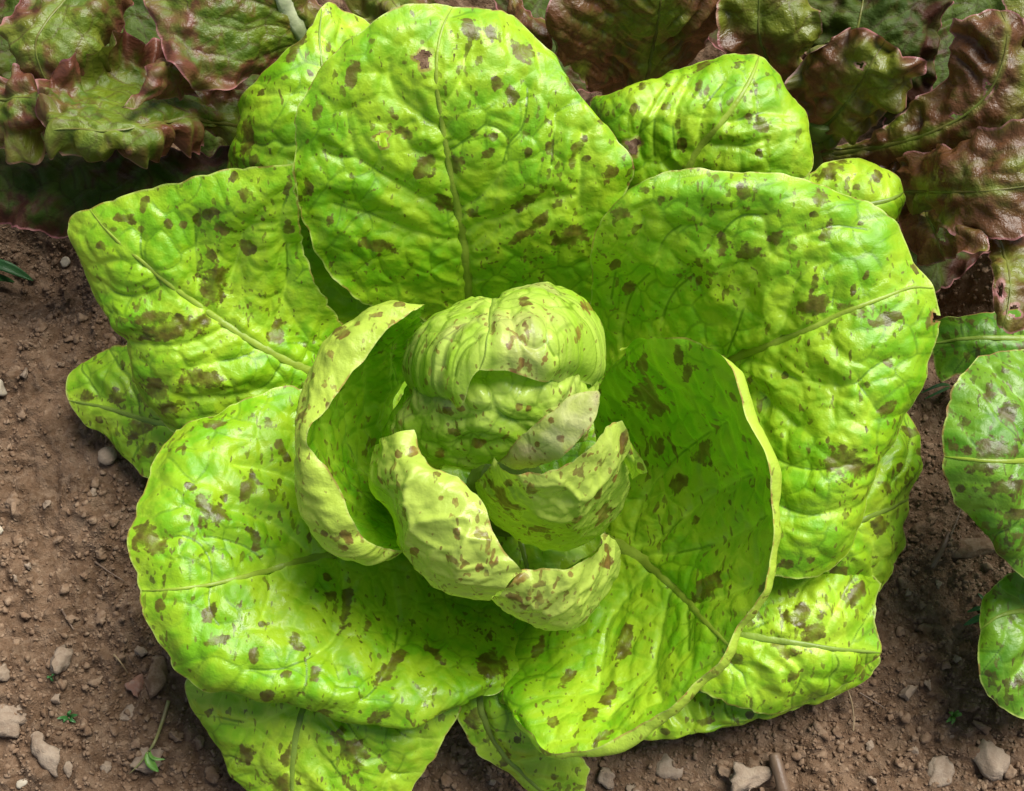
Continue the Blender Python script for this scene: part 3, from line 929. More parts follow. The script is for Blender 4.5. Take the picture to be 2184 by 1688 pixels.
leaf(big, [[(1300, 1400, 2.0), (1500, 1420, 2.8), (1700, 1370, 3.2), (1830, 1335, 3.0), (1860, 1345, 2.6)],
           [(1290, 1430, 2.0), (1480, 1470, 2.8), (1680, 1440, 3.1), (1820, 1400, 3.0), (1878, 1400, 2.5)],
           [(1280, 1460, 2.0), (1460, 1520, 2.6), (1640, 1500, 2.8), (1780, 1460, 2.7), (1866, 1432, 2.3)],
           [(1260, 1490, 1.8), (1340, 1560, 2.2), (1400, 1583, 2.2), (1520, 1553, 2.2), (1690, 1515, 2.2)]], M_LOW, mid=1, seed=15,
     spots=[(1420, 1560, 12), (1500, 1540, 16, 2, 10), (1600, 1525, 10)], label='lowest leaf at the lower right, touching the soil')
leaf(big, [[(1400, 1250, 3.0), (1560, 1240, 4.3), (1700, 1215, 4.6), (1810, 1200, 4.4), (1872, 1250, 3.7)],
           [(1400, 1290, 3.0), (1560, 1300, 4.6), (1700, 1300, 5.2), (1800, 1300, 4.9), (1866, 1325, 4.0)],
           [(1400, 1320, 3.0), (1560, 1350, 4.6), (1680, 1370, 5.1), (1780, 1385, 4.7), (1872, 1390, 3.6)],
           [(1390, 1350, 3.0), (1520, 1400, 4.3), (1640, 1440, 4.6), (1740, 1455, 4.2), (1805, 1458, 3.4)],
           [(1380, 1380, 2.8), (1460, 1440, 3.8), (1540, 1495, 4.0), (1620, 1515, 3.6), (1715, 1502, 3.0)]], M_LOW, mid=2, seed=16, A=(0.34, 0.24, 0.14),
     spots=[(1829, 1268, 24, 1.6, 60), (1701, 1313, 28, 1.5, 15), (1741, 1346, 30, 2, 70), (1668, 1378, 30, 1.7, -40), (1570, 1405, 22, 2, -45), (1690, 1440, 16), (1600, 1330, 12)], label='blistered leaf at the lower right under the cupped leaf')
leaf(big, [[(1640, 470, 3.5), (1690, 400, 4.5), (1735, 362, 4.8), (1800, 343, 4.6), (1850, 345, 4.4)],
           [(1670, 480, 3.5), (1730, 430, 4.6), (1790, 400, 5.2), (1860, 378, 5.0), (1900, 365, 4.5)],
           [(1700, 490, 3.5), (1770, 460, 4.6), (1840, 440, 5.0), (1900, 425, 4.8), (1926, 410, 4.3)],
           [(1720, 520, 3.2), (1790, 510, 4.0), (1850, 500, 4.2), (1900, 485, 4.0), (1922, 460, 3.8)]], M_LOW, mid=2, seed=17,
     spots=[(1775, 365, 30, 3, 25), (1868, 380, 12), (1825, 400, 9), (1915, 470, 12, 2, 60)], label='small leaf tip at the upper right beside the red lettuce')

# --- back leaves
leaf(big, [[(820, 800, 3.5), (650, 660, 4.4), (535, 480, 5.6), (478, 365, 6.2), (508, 265, 7.0), (514, 228, 7.5)],
           [(870, 710, 4.0), (700, 520, 6.5), (600, 380, 8.2), (550, 290, 8.8), (545, 215, 9.0), (562, 165, 9.0)],
           [(880, 700, 4.0), (740, 480, 7.0), (650, 320, 9.0), (610, 220, 9.8), (612, 150, 10.0), (632, 90, 9.8)],
           [(890, 700, 4.0), (790, 460, 7.0), (720, 280, 9.0), (690, 160, 9.8), (680, 80, 9.9), (688, 20, 9.6)],
           [(900, 690, 4.0), (850, 450, 4.5), (800, 270, 5.6), (770, 150, 7.6), (752, 80, 9.0), (738, 24, 9.0)],
           [(910, 690, 4.0), (900, 450, 3.5), (870, 280, 4.2), (840, 150, 6.0), (810, 80, 8.2), (782, 48, 8.4)]], M_OUT, mid=3, seed=21, shift=deep, rib=(0.2, 0.04),
     spots=[(526, 290, 28, 3.2, 80), (545, 340, 14, 2, 70), (632, 100, 24, 4, 70), (700, 100, 12, 2.5, 80), (610, 170, 10), (560, 200, 9), (520, 300, 14), (660, 265, 7)], label='leaf behind the big top leaf, on its left side')
leaf(big, [[(1330, 470, 3.5), (1300, 380, 5.0), (1270, 290, 6.0), (1252, 215, 6.3), (1262, 203, 6.3)],
           [(1370, 470, 4.0), (1350, 360, 6.5), (1330, 260, 7.8), (1330, 200, 7.8), (1350, 172, 7.2)],
           [(1410, 460, 4.0), (1410, 350, 6.8), (1420, 240, 8.3), (1435, 170, 8.2), (1460, 132, 7.4)],
           [(1440, 450, 4.0), (1475, 345, 6.8), (1540, 260, 8.2), (1590, 190, 8.4), (1620, 118, 7.6)],
           [(1470, 460, 4.0), (1540, 380, 6.6), (1620, 310, 7.9), (1680, 250, 8.0), (1700, 205, 7.4)],
           [(1500, 480, 3.8), (1600, 440, 5.8), (1680, 400, 6.6), (1730, 370, 6.8), (1732, 300, 6.8)]], M_OUT, mid=3, seed=22, shift=deep, veins=[[(1491,314),(1491,276),(1508,221),(1542,173)],[(1441,321),(1436,276),(1441,230),(1458,192),(1477,153)],[(1398,336),(1395,288),(1400,240),(1420,200),(1445,160)],[(1510,307),(1554,314),(1602,309),(1638,297)],[(1362,312),(1369,259),(1390,215),(1415,175)],[(1560,260),(1620,240),(1680,240)]], A=(0.28, 0.26, 0.08), sec=(1.5, 0.8, 0.02), ribmat=M_RIBDK,
     spots=[(1625, 266, 24), (1422, 230, 13), (1373, 186, 13, 2, 30), (1351, 239, 13, 2.4, 80), (1446, 266, 15, 3, 80), (1492, 182, 13, 1.6, 70), (1508, 190, 10, 2, 80), (1501, 133, 15, 2.4, 20), (1455, 310, 14, 1.7, 80),
            (1574, 142, 11, 2, 40), (1560, 240, 9), (1600, 250, 9), (1620, 330, 10), (1340, 320, 10), (1660, 185, 9)], holes=[(1351, 312, 15, 1.2)], label='upright ribbed leaf at the upper right behind the big right leaf')
leaf(big, [[(940, 690, 4.0), (790, 655, 5.5), (690, 560, 7.5), (640, 440, 9.5), (628, 350, 10.6), (636, 240, 11.6), (672, 160, 12.3), (735, 92, 12.8)],
           [(960, 680, 4.0), (850, 600, 6.2), (770, 490, 8.4), (725, 380, 10.2), (720, 270, 11.5), (755, 160, 12.6), (830, 60, 13.1), (840, 28, 13.0)],
           [(985, 670, 4.2), (930, 560, 6.8), (880, 440, 9.0), (850, 330, 10.6), (840, 220, 11.8), (860, 120, 12.7), (900, 50, 13.0), (905, 12, 12.9)],
           [(1002, 660, 4.3), (992, 540, 7.0), (972, 430, 9.0), (955, 340, 10.4), (940, 250, 11.6), (930, 170, 12.5), (938, 80, 12.9), (968, 8, 12.7)],
           [(1018, 670, 4.2), (1060, 560, 6.8), (1070, 440, 9.0), (1065, 330, 10.6), (1055, 220, 11.7), (1045, 130, 12.4), (1040, 60, 12.6), (1040, 14, 12.4)],
           [(1035, 680, 4.0), (1140, 590, 6.2), (1180, 480, 8.4), (1190, 370, 10.0), (1180, 270, 11.0), (1160, 180, 11.6), (1130, 100, 11.8), (1112, 44, 11.8)],
           [(1060, 720, 4.0), (1260, 650, 5.0), (1310, 530, 7.0), (1320, 440, 8.8), (1354, 372, 9.6), (1312, 285, 10.3), (1245, 215, 10.9), (1188, 125, 11.4)]],
     M_OUT, mid=3, seed=23, shift=deep, veins=[[(985,447),(1037,411),(1069,359),(1089,303),(1113,275),(1125,223),(1127,187)],[(1089,303),(1065,275),(1041,267)],[(973,459),(937,443),(885,415),(837,387),(789,355),(762,335),(746,271),(742,239)],[(762,335),(720,336),(686,319)],[(949,351),(909,331),(873,311),(861,279),(877,263)],[(941,275),(901,251),(869,227),(837,191),(829,132)],[(953,327),(989,303),(1033,267)],[(945,223),(973,195),(989,160),(993,108)],[(1236,440),(1236,419),(1238,359),(1236,315),(1244,279)],[(1176,351),(1184,279),(1188,239)],[(981,515),(937,511),(857,487),(797,463),(714,439)],[(997,495),(1021,479),(1069,467),(1117,443),(1236,419)]], A=(0.30, 0.27, 0.07), rib=(0.27, 0.04), ribmat=M_RIBDK, sec=(2.4, 0.85, 0.02),
     spots=[(754, 158, 22, 2.2, 80), (678, 242, 20, 2.6, 80), (1003, 66, 24, 1.6, -30), (1047, 76, 18), (1113, 112, 26, 1.6, -50), (1093, 203, 22), (1061, 180, 16), (1216, 183, 18, 1.5, -50), (1232, 318, 24, 2.2, 70),
            (1222, 345, 16), (1172, 319, 13, 1.8, 80), (1125, 325, 12, 1.5, 70), (913, 355, 28, 1.4, 20), (972, 352, 22, 1.3, 60), (949, 437, 24, 1.5, -30), (1041, 327, 14, 1.6, 40), (1300, 367, 20), (801, 519, 30, 2.4, -18),
            (1216, 503, 36, 2, 10), (1148, 475, 24, 3, 40), (869, 287, 20, 1.6, -40), (658, 395, 16, 2.4, -70), (1128, 427, 26, 4, 30), (1250, 340, 10), (770, 345, 9), (740, 410, 11), (985, 142, 10), (1130, 120, 12), (845, 250, 8),
            (1010, 285, 12), (1050, 295, 14), (1095, 510, 18, 4, 35), (1190, 440, 12, 2, 20), (703, 470, 10), (1005, 455, 16, 2.5, -10), (900, 90, 8), (795, 90, 10), (1180, 95, 10), (862, 132, 10), (1280, 260, 8)],
     holes=[(903, 126, 17, 1.35), (815, 297, 15, 1.15)], label='big round upright leaf at the top with two slug holes')

# --- left pointed leaf
leaf(big, [[(800, 780, 4.0), (690, 640, 7.0), (640, 500, 9.5), (628, 400, 11.3), (624, 352, 11.9)],
           [(790, 800, 4.0), (650, 660, 6.8), (570, 520, 9.4), (520, 420, 11.0), (500, 362, 11.4)],
           [(780, 820, 4.2), (600, 700, 6.6), (490, 580, 8.6), (410, 460, 10.4), (360, 396, 11.0)],
           [(770, 835, 4.3), (600, 762, 6.4), (430, 655, 8.2), (290, 550, 9.8), (190, 445, 10.0)],
           [(760, 850, 4.2), (590, 820, 6.0), (420, 745, 7.6), (270, 650, 8.6), (143, 482, 9.2)],
           [(750, 870, 4.0), (580, 860, 5.6), (440, 810, 6.9), (320, 745, 7.6), (196, 630, 7.9)],
           [(740, 900, 3.6), (560, 920, 4.6), (440, 900, 5.4), (340, 850, 6.0), (262, 738, 6.9)],
           [(730, 920, 3.2), (560, 960, 3.8), (440, 960, 4.2), (365, 925, 4.6), (276, 818, 5.6)]], M_OUT, mid=3, seed=24, shift=deep, veins=[[(418,641),(422,595),(420,535),(415,480)],[(465,676),(475,630),(496,584),(507,545),(516,498)],[(574,712),(596,666),(610,613),(613,542),(595,480),(610,420)],[(301,570),(298,535),(300,480)],[(475,701),(425,726),(355,740),(277,733)],[(542,751),(507,765),(468,772),(408,790)],[(337,616),(294,634),(245,627),(213,602)],[(516,498),(550,480),(595,480)],[(600,775),(560,830),(480,850),(400,850)]], A=(0.34, 0.30, 0.13), rib=(0.26, 0.04), ribmat=M_RIBDK,
     spots=[(362, 700, 50, 2.6, 12), (330, 680, 34, 2, 0), (420, 690, 34, 2, 20), (454, 613, 42, 1.8, 75), (470, 590, 26), (433, 808, 36, 2.6, -5), (340, 836, 32, 1.6, -40), (365, 865, 22), (589, 712, 26, 1.8, 70), (308, 440, 17, 1.3, 70), (270, 465, 22, 1.7, -20),
            (443, 458, 18), (458, 448, 12), (525, 415, 17, 1.2, -60), (528, 528, 20), (610, 493, 15), (612, 475, 9), (422, 475, 16, 2.4, -80), (468, 479, 14), (500, 380, 12), (612, 400, 16, 3, 80), (450, 545, 14), (390, 480, 10), (360, 480, 12),
            (245, 490, 10), (300, 490, 11), (480, 490, 12), (223, 525, 14), (520, 350, 10)], label='broad pointed leaf at the left with large brown patches')

# --- lower left leaf
leaf(big, [[(880, 1080, 4.0), (760, 930, 5.6), (640, 830, 6.8), (520, 850, 7.3), (430, 888, 7.3), (368, 918, 7.1)],
           [(880, 1100, 4.0), (760, 980, 5.6), (640, 900, 6.8), (520, 920, 7.8), (420, 950, 8.0), (318, 1012, 7.8)],
           [(880, 1120, 4.2), (760, 1060, 5.4), (640, 1010, 6.9), (520, 1020, 8.0), (400, 1050, 8.6), (285, 1100, 8.3)],
           [(880, 1140, 4.3), (760, 1120, 5.4), (640, 1100, 6.8), (520, 1110, 8.1), (400, 1140, 8.8), (274, 1168, 8.4)],
           [(880, 1155, 4.4), (760, 1172, 5.6), (640, 1196, 6.8), (520, 1232, 8.0), (400, 1256, 8.6), (296, 1262, 8.2)],
           [(890, 1170, 4.4), (790, 1230, 5.4), (680, 1290, 7.0), (560, 1340, 8.0), (440, 1360, 8.4), (316, 1338, 8.0)],
           [(900, 1190, 4.4), (830, 1290, 5.4), (740, 1370, 7.2), (640, 1430, 8.0), (530, 1450, 8.1), (398, 1452, 7.4)],
           [(920, 1210, 4.2), (880, 1330, 5.4), (830, 1420, 7.0), (770, 1490, 7.6), (700, 1510, 7.3), (600, 1508, 6.8)],
           [(940, 1230, 4.0), (940, 1340, 5.0), (930, 1430, 6.4), (910, 1500, 6.9), (880, 1545, 6.6), (800, 1550, 6.2)],
           [(960, 1240, 3.8), (1010, 1330, 4.6), (1040, 1400, 5.4), (1040, 1455, 6.0), (985, 1494, 6.1), (940, 1532, 6.0)],
           [(1000, 1225, 3.2), (1110, 1305, 3.8), (1122, 1385, 4.4), (1098, 1442, 5.3), (1062, 1478, 5.6), (985, 1497, 5.8)]],
     M_OUT, mid=4, seed=25, shift=deep, veins=[[(452,1240),(452,1206),(429,1161),(391,1142),(342,1149)],[(565,1199),(543,1172),(474,1146),(436,1142)],[(451,1244),(448,1294),(467,1332)],[(584,1214),(573,1275),(554,1328)],[(732,1199),(740,1260),(736,1313),(710,1362),(653,1404),(607,1423),(531,1427)],[(653,1404),(656,1438),(645,1483)],[(710,1389),(725,1445)],[(653,1172),(584,1112),(493,1081)],[(740,1140),(680,1060),(600,1010),(500,990)],[(840,1230),(850,1330),(830,1420),(770,1500)]], A=(0.30, 0.30, 0.13), rib=(0.26, 0.04), ribmat=M_RIBDK,
     spots=[(311, 1142, 34, 1.5, 70), (335, 1165, 26), (452, 1096, 36, 1.4, -10), (430, 1070, 18), (448, 1309, 20, 2, 70), (459, 1366, 22, 2, 15), (630, 1366, 20), (546, 1400, 17, 1.5, 70), (672, 1438, 17, 1.5, 70), (573, 1480, 16), (829, 1427, 26, 2, 50), (850, 1400, 20, 2, 60),
            (703, 1275, 16), (740, 1290, 26, 4, 80), (808, 1528, 22, 3, 35), (532, 1038, 28, 1.5, 60), (574, 907, 16, 2, -50), (600, 960, 20, 2.5, -60), (460, 905, 18, 2.5, 5), (410, 1040, 12), (545, 1150, 20, 3, -60), (700, 1230, 10), (1050, 1420, 36), (780, 1340, 14, 2.5, 70),
            (640, 1380, 12), (610, 1440, 13), (400, 1105, 10), (345, 1292, 14), (480, 1060, 10), (690, 1520, 20, 3, 0), (560, 1330, 9), (920, 1390, 20, 3, -50)], label='broad arching leaf at the lower left')

# --- big right leaf
leaf(big, [[(1380, 900, 4.2), (1290, 800, 4.2), (1262, 700, 5.2), (1262, 600, 7.6), (1266, 520, 9.6), (1290, 468, 10.6), (1340, 412, 11.4)],
           [(1430, 860, 4.6), (1390, 760, 5.4), (1370, 660, 7.0), (1360, 560, 9.0), (1370, 480, 10.6), (1400, 415, 11.5), (1430, 366, 11.8)],
           [(1470, 840, 5.2), (1470, 740, 6.4), (1470, 640, 8.0), (1480, 540, 9.8), (1510, 460, 11.0), (1540, 400, 11.8), (1560, 364, 11.8)],
           [(1500, 820, 5.6), (1545, 730, 7.2), (1580, 640, 8.8), (1620, 560, 10.2), (1660, 490, 11.1), (1700, 430, 11.6), (1738, 388, 11.4)],
           [(1510, 800, 5.8), (1600, 735, 8.0), (1690, 690, 9.4), (1770, 630, 10.4), (1830, 570, 10.8), (1880, 520, 10.8), (1922, 498, 10.4)],
           [(1512, 790, 5.8), (1620, 745, 8.0), (1720, 706, 9.4), (1810, 665, 10.2), (1890, 635, 10.3), (1950, 615, 10.0), (1990, 618, 9.6)],
           [(1510, 800, 5.8), (1640, 800, 8.0), (1750, 790, 9.3), (1840, 770, 9.9), (1910, 750, 9.7), (1960, 740, 9.3), (1998, 735, 8.8)],
           [(1500, 820, 5.4), (1640, 870, 7.6), (1740, 890, 8.7), (1820, 890, 9.2), (1880, 880, 9.0), (1920, 870, 8.5), (1950, 865, 7.9)],
           [(1490, 850, 5.0), (1600, 960, 6.8), (1690, 1000, 8.0), (1760, 1020, 8.5), (1820, 1010, 8.4), (1860, 1000, 7.8), (1885, 985, 7.1)],
           [(1480, 880, 4.6), (1570, 1040, 6.2), (1650, 1100, 7.4), (1720, 1120, 7.8), (1780, 1120, 7.6), (1820, 1110, 7.0), (1850, 1095, 6.4)],
           [(1470, 900, 4.2), (1530, 1100, 5.4), (1590, 1190, 6.3), (1650, 1225, 6.7), (1710, 1235, 6.6), (1760, 1225, 6.1), (1815, 1170, 5.8)]],
     M_OUT, mid=5, seed=26, shift=deep, veins=[[(1546,754),(1570,701),(1598,612),(1643,544),(1679,515),(1728,495)],[(1643,540),(1635,495),(1627,467),(1582,463),(1546,491),(1534,515)],[(1578,762),(1639,782),(1699,807),(1760,821),(1825,817),(1857,790),(1905,762)],[(1833,819),(1873,875)],[(1590,770),(1606,815),(1635,855),(1687,896),(1695,908)],[(1327,742),(1331,681),(1348,629),(1384,588)],[(1303,641),(1319,568),(1352,528),(1376,467)],[(1408,722),(1428,641),(1477,592)],[(1404,544),(1420,511),(1453,483)],[(1663,714),(1679,653),(1699,600),(1760,556)],[(1776,653),(1780,621)],[(1560,790),(1600,900),(1660,980),(1740,1000),(1830,990)],[(1600,900),(1640,1060),(1740,1100),(1800,1085)],[(1728,495),(1790,480),(1850,490)]], A=(0.33, 0.33, 0.13), rib=(0.23, 0.045), ribmat=M_RIBDK, sec=(2.3, 0.8, 0.02),
     spots=[(1590, 416, 26, 1.2, 70), (1745, 425, 25), (1738, 460, 12), (1762, 500, 24, 1.6, 60), (1656, 509, 20), (1594, 536, 26, 1.5, -20), (1732, 655, 30, 1.5, 10), (1760, 640, 18), (1887, 682, 28, 2.8, 22), (1541, 518, 20, 1.8, 80), (1798, 984, 46, 1.5, 12), (1830, 1000, 26), (1984, 682, 18), (1375, 405, 14),
            (1408, 430, 11), (1325, 455, 22, 1.5, 20), (1355, 490, 14), (1310, 570, 14, 2, 70), (1490, 600, 12, 2, 80), (1690, 527, 14), (1738, 605, 16, 1.8, 80), (1820, 615, 11, 2.5, 80), (1845, 590, 9, 2.5, 80), (1815, 660, 24, 2.2, -10), (1620, 610, 9), (1890, 555, 7), (1900, 770, 14),
            (1640, 700, 12, 2.4, 70), (1670, 800, 9), (1890, 870, 18, 2, 60), (1850, 820, 10), (1680, 1205, 18, 1.5, 20), (1725, 1190, 12), (1802, 1100, 10), (1340, 620, 16, 1.5, 70), (1450, 590, 9), (1840, 475, 9)],
     holes=[(1996, 678, 11, 1.1)], label='very broad leaf at the right with a forked rib')

# --- cupped lower right leaf with rolled rim
leaf(big, [[(1270, 1060, 4.5), (1270, 960, 4.6), (1262, 880, 5.4), (1290, 800, 7.4), (1330, 758, 9.2), (1338, 754, 9.6)],
           [(1275, 1075, 4.5), (1320, 970, 4.7), (1340, 880, 6.2), (1372, 800, 9.0), (1396, 728, 11.2), (1402, 722, 11.4)],
           [(1280, 1090, 4.6), (1370, 990, 5.6), (1430, 900, 7.6), (1475, 820, 10.2), (1500, 745, 12.2), (1502, 738, 12.3)],
           [(1285, 1105, 4.8), (1400, 1020, 6.2), (1490, 930, 8.6), (1545, 850, 11.2), (1564, 790, 12.9), (1550, 790, 13.1)],
           [(1288, 1115, 4.8), (1420, 1050, 6.4), (1530, 980, 8.8), (1592, 925, 11.4), (1614, 905, 12.7), (1594, 910, 13.0)],
           [(1290, 1125, 4.8), (1430, 1090, 6.6), (1550, 1050, 8.8), (1634, 1022, 11.3), (1658, 1015, 12.4), (1638, 1017, 12.7)],
           [(1292, 1132, 4.8), (1430, 1140, 6.6), (1550, 1140, 8.6), (1640, 1130, 10.9), (1665, 1130, 11.8), (1650, 1130, 12.1)],
           [(1292, 1140, 4.8), (1410, 1200, 6.4), (1510, 1240, 8.0), (1600, 1262, 10.0), (1632, 1266, 10.8), (1620, 1258, 11.1)],
           [(1290, 1148, 4.8), (1380, 1205, 6.0), (1450, 1275, 7.0), (1520, 1345, 8.8), (1564, 1388, 9.8), (1552, 1374, 10.1)],
           [(1285, 1160, 4.7), (1350, 1290, 5.6), (1390, 1390, 6.4), (1430, 1460, 8.0), (1455, 1498, 8.8), (1446, 1484, 9.1)],
           [(1275, 1170, 4.6), (1310, 1320, 5.2), (1320, 1430, 5.8), (1325, 1530, 7.2), (1330, 1596, 8.0), (1322, 1572, 8.2)],
           [(1265, 1180, 4.5), (1255, 1330, 4.9), (1230, 1440, 5.5), (1205, 1550, 6.8), (1196, 1614, 7.5), (1198, 1606, 7.8)],
           [(1245, 1190, 4.3), (1175, 1330, 4.5), (1125, 1430, 5.0), (1112, 1500, 6.1), (1135, 1572, 6.9), (1138, 1566, 7.1)],
           [(1215, 1200, 4.0), (1100, 1320, 4.0), (1050, 1400, 4.2), (1045, 1450, 4.6), (1092, 1512, 5.8), (1096, 1512, 6.0)]],
     M_OUT, mid=8, seed=27, shift=deep, veins=[[(1355,1161),(1412,1139),(1475,1081),(1541,1037),(1594,1015)],[(1346,1152),(1368,1064),(1412,1001),(1479,944),(1545,904)],[(1372,1183),(1457,1174),(1545,1148),(1630,1099)],[(1425,1250),(1405,1339),(1392,1418),(1405,1490)],[(1461,1290),(1465,1385)],[(1379,1214),(1307,1306),(1287,1385),(1274,1464)],[(1460,1280),(1540,1270),(1600,1240)],[(1392,1418),(1340,1480),(1300,1520)]], A=(0.20, 0.26, 0.10), rib=(0.32, 0.05), ribmat=M_RIBDK, jag=0.04,
     spots=[(1501, 966, 30), (1448, 1032, 26, 2, 60), (1448, 753, 18, 2, -70), (1381, 842, 42), (1400, 870, 30), (1370, 780, 20, 2, 80), (1333, 1370, 34, 3, 75), (1504, 1253, 30, 2, 40), (1650, 1080, 12, 3, -80), (1640, 1030, 12, 3, -60), (1570, 850, 12, 3, -60), (1300, 1480, 22, 2.5, 60),
            (1210, 1450, 20, 2.5, 50), (1260, 1530, 18), (1410, 950, 16, 2, 60), (1480, 1110, 12), (1535, 1250, 10), (1150, 1390, 18, 2.5, 70), (1180, 1540, 14), (1290, 1570, 16, 3, 30), (1470, 790, 16, 2, 70)], label='large cupped leaf at the lower right with a rolled pale rim')

# --- deep leaves added to fill the bowl, so its gaps read as green shade
leaf(big, [[(1080, 1070, 1.6), (990, 1120, 1.4), (930, 1160, 1.6)],
           [(1080, 1075, 1.6), (1050, 1180, 1.2), (1030, 1230, 1.3)],
           [(1085, 1075, 1.6), (1120, 1190, 1.2), (1130, 1250, 1.2)],
           [(1090, 1075, 1.6), (1190, 1170, 1.2), (1230, 1220, 1.2)],
           [(1090, 1070, 1.6), (1230, 1110, 1.2), (1290, 1130, 1.3)]], M_OUT, mid=2, seed=28, name='inner_leaf', label='fill leaf added for the deep green shade below the heart')
leaf(big, [[(1080, 1060, 2.0), (1230, 1060, 2.0), (1340, 1030, 2.2), (1400, 1010, 2.4)],
           [(1080, 1050, 2.0), (1220, 980, 2.2), (1320, 900, 2.4), (1390, 840, 3.0)],
           [(1080, 1040, 2.0), (1150, 900, 2.2), (1220, 780, 2.6), (1260, 690, 3.2)],
           [(1075, 1040, 2.0), (1060, 900, 2.4), (1060, 800, 2.6), (1060, 740, 3.0)],
           [(1070, 1040, 2.0), (990, 930, 2.4), (940, 840, 2.6), (910, 780, 3.0)],
           [(1070, 1050, 2.0), (920, 980, 2.4), (820, 920, 2.6), (740, 860, 3.4)],
           [(1070, 1060, 2.0), (920, 1050, 2.4), (820, 1030, 2.6), (740, 1010, 3.4)]], M_OUT, mid=3, seed=29, name='inner_leaf', label='fill leaf added for the deep green shade behind the heart')

# --- leaves round the heart
leaf(big, [[(898, 700, 8.0), (868, 790, 6.5), (842, 880, 5.6), (835, 950, 5.4), (830, 1020, 5.6), (838, 1090, 6.4), (862, 1165, 8.4)],
           [(895, 682, 10.0), (815, 775, 8.6), (760, 850, 8.0), (735, 930, 7.8), (745, 1010, 7.8), (785, 1095, 8.2), (862, 1170, 9.8)],
           [(900, 668, 12.0), (800, 700, 11.0), (715, 770, 10.6), (665, 870, 10.6), (660, 960, 10.6), (680, 1060, 10.4), (760, 1160, 10.2), (862, 1176, 10.6)],
           [(905, 654, 13.2), (800, 656, 13.0), (690, 738, 12.8), (640, 862, 12.8), (632, 955, 12.8), (634, 1060, 12.4), (682, 1155, 12.0), (770, 1202, 11.6), (862, 1182, 11.2)],
           [(905, 654, 13.4), (822, 662, 13.9), (735, 740, 14.0), (668, 862, 14.0), (640, 945, 13.9), (668, 1030, 13.7), (712, 1120, 13.2), (780, 1180, 12.4), (862, 1178, 11.5)],
           [(906, 656, 13.5), (846, 686, 14.2), (792, 742, 14.3), (712, 846, 14.3), (652, 950, 14.2), (706, 1008, 14.0), (746, 1100, 13.6), (790, 1160, 12.6), (862, 1173, 11.7)]],
     M_RING, mid=None, name='inner_leaf', seed=31, shift=deep, tip=False, A=(0.12, 0.14, 0.09), jag=0.03, flip=False,
     spots=[(733, 710, 18, 1.6, 20), (645, 887, 18, 2.4, 75), (738, 1143, 15, 1.6, -60), (705, 755, 12), (800, 672, 12, 3, 15), (760, 690, 10), (850, 655, 10, 2, 10), (690, 820, 9), (730, 1165, 14, 2, -30), (690, 1140, 9), (665, 800, 8)],
     label='inner leaf curling round the left of the heart')
leaf(big, [[(845, 990, 3.5), (845, 1040, 3.2), (870, 1095, 3.0), (895, 1150, 3.0), (935, 1195, 3.0), (995, 1235, 3.0), (1055, 1245, 3.2)],
           [(810, 980, 7.0), (804, 1040, 7.0), (842, 1100, 7.0), (866, 1166, 7.0), (906, 1218, 7.0), (982, 1264, 7.0), (1048, 1272, 7.2)],
           [(803, 945, 10.5), (794, 1030, 10.8), (842, 1092, 11.0), (864, 1155, 11.0), (898, 1212, 11.0), (980, 1264, 11.0), (1052, 1276, 10.8)],
           [(816, 932, 12.0), (830, 1012, 12.3), (878, 1080, 12.5), (910, 1140, 12.5), (950, 1190, 12.4), (1010, 1235, 12.2), (1072, 1262, 11.8)],
           [(846, 926, 12.4), (880, 1000, 12.8), (950, 1050, 13.0), (985, 1100, 13.0), (1008, 1150, 12.9), (1050, 1195, 12.6), (1092, 1235, 12.2)],
           [(876, 926, 12.2), (916, 1000, 12.5), (985, 1040, 12.7), (1034, 1090, 12.8), (1046, 1140, 12.7), (1082, 1188, 12.5), (1110, 1220, 12.1)],
           ],
     M_HEART, mid=None, name='inner_leaf', seed=32, cell=0.046, veins=[[(873,1157),(887,1124),(952,1106),(1003,1115),(994,1148),(980,1208)],[(994,1148),(1040,1160)],[(887,1124),(870,1060),(880,1010)]], tip=False, A=(0.12, 0.08, 0.09, 0.07), jag=0.04,
     spots=[(868, 1087, 12, 1.6, 80), (877, 966, 15, 1.8, 50), (975, 1140, 12, 1.8, -60), (968, 1190, 13, 1.4, -40), (885, 1180, 12, 1.6, 80), (1023, 1215, 10), (848, 970, 9), (940, 1065, 8), (1085, 1190, 9), (930, 1020, 8)],
     label='pale rolled leaf below the heart on its left')
leaf(big, [[(1060, 1235, 3.4), (1130, 1255, 3.0), (1200, 1260, 3.0), (1250, 1225, 3.0), (1285, 1180, 3.0)],
           [(1050, 1258, 7.0), (1118, 1296, 6.6), (1206, 1312, 6.2), (1270, 1262, 5.8), (1310, 1196, 5.6)],
           [(1050, 1276, 10.5), (1110, 1318, 9.8), (1215, 1342, 9.4), (1285, 1276, 8.6), (1325, 1200, 8.0)],
           [(1070, 1264, 11.6), (1130, 1290, 11.2), (1215, 1300, 10.8), (1275, 1245, 10.2), (1322, 1178, 9.2)],
           [(1092, 1240, 12.0), (1150, 1252, 11.8), (1215, 1256, 11.6), (1268, 1212, 11.0), (1312, 1155, 10.0)],
           [(1108, 1216, 11.9), (1160, 1214, 12.0), (1215, 1214, 12.0), (1262, 1184, 11.6), (1290, 1138, 10.8)],
           ],
     M_HEART, mid=None, name='inner_leaf', seed=33, cell=0.046, tip=False, A=(0.12, 0.08, 0.08, 0.07), jag=0.04,
     spots=[(1115, 1232, 20, 2, 15), (1150, 1247, 16, 2, 10), (1095, 1275, 16, 2, -20), (1290, 1200, 16, 2, 50), (1300, 1170, 12), (1215, 1225, 8), (1085, 1245, 14)],
     label='pale curved leaf below the heart on its right')

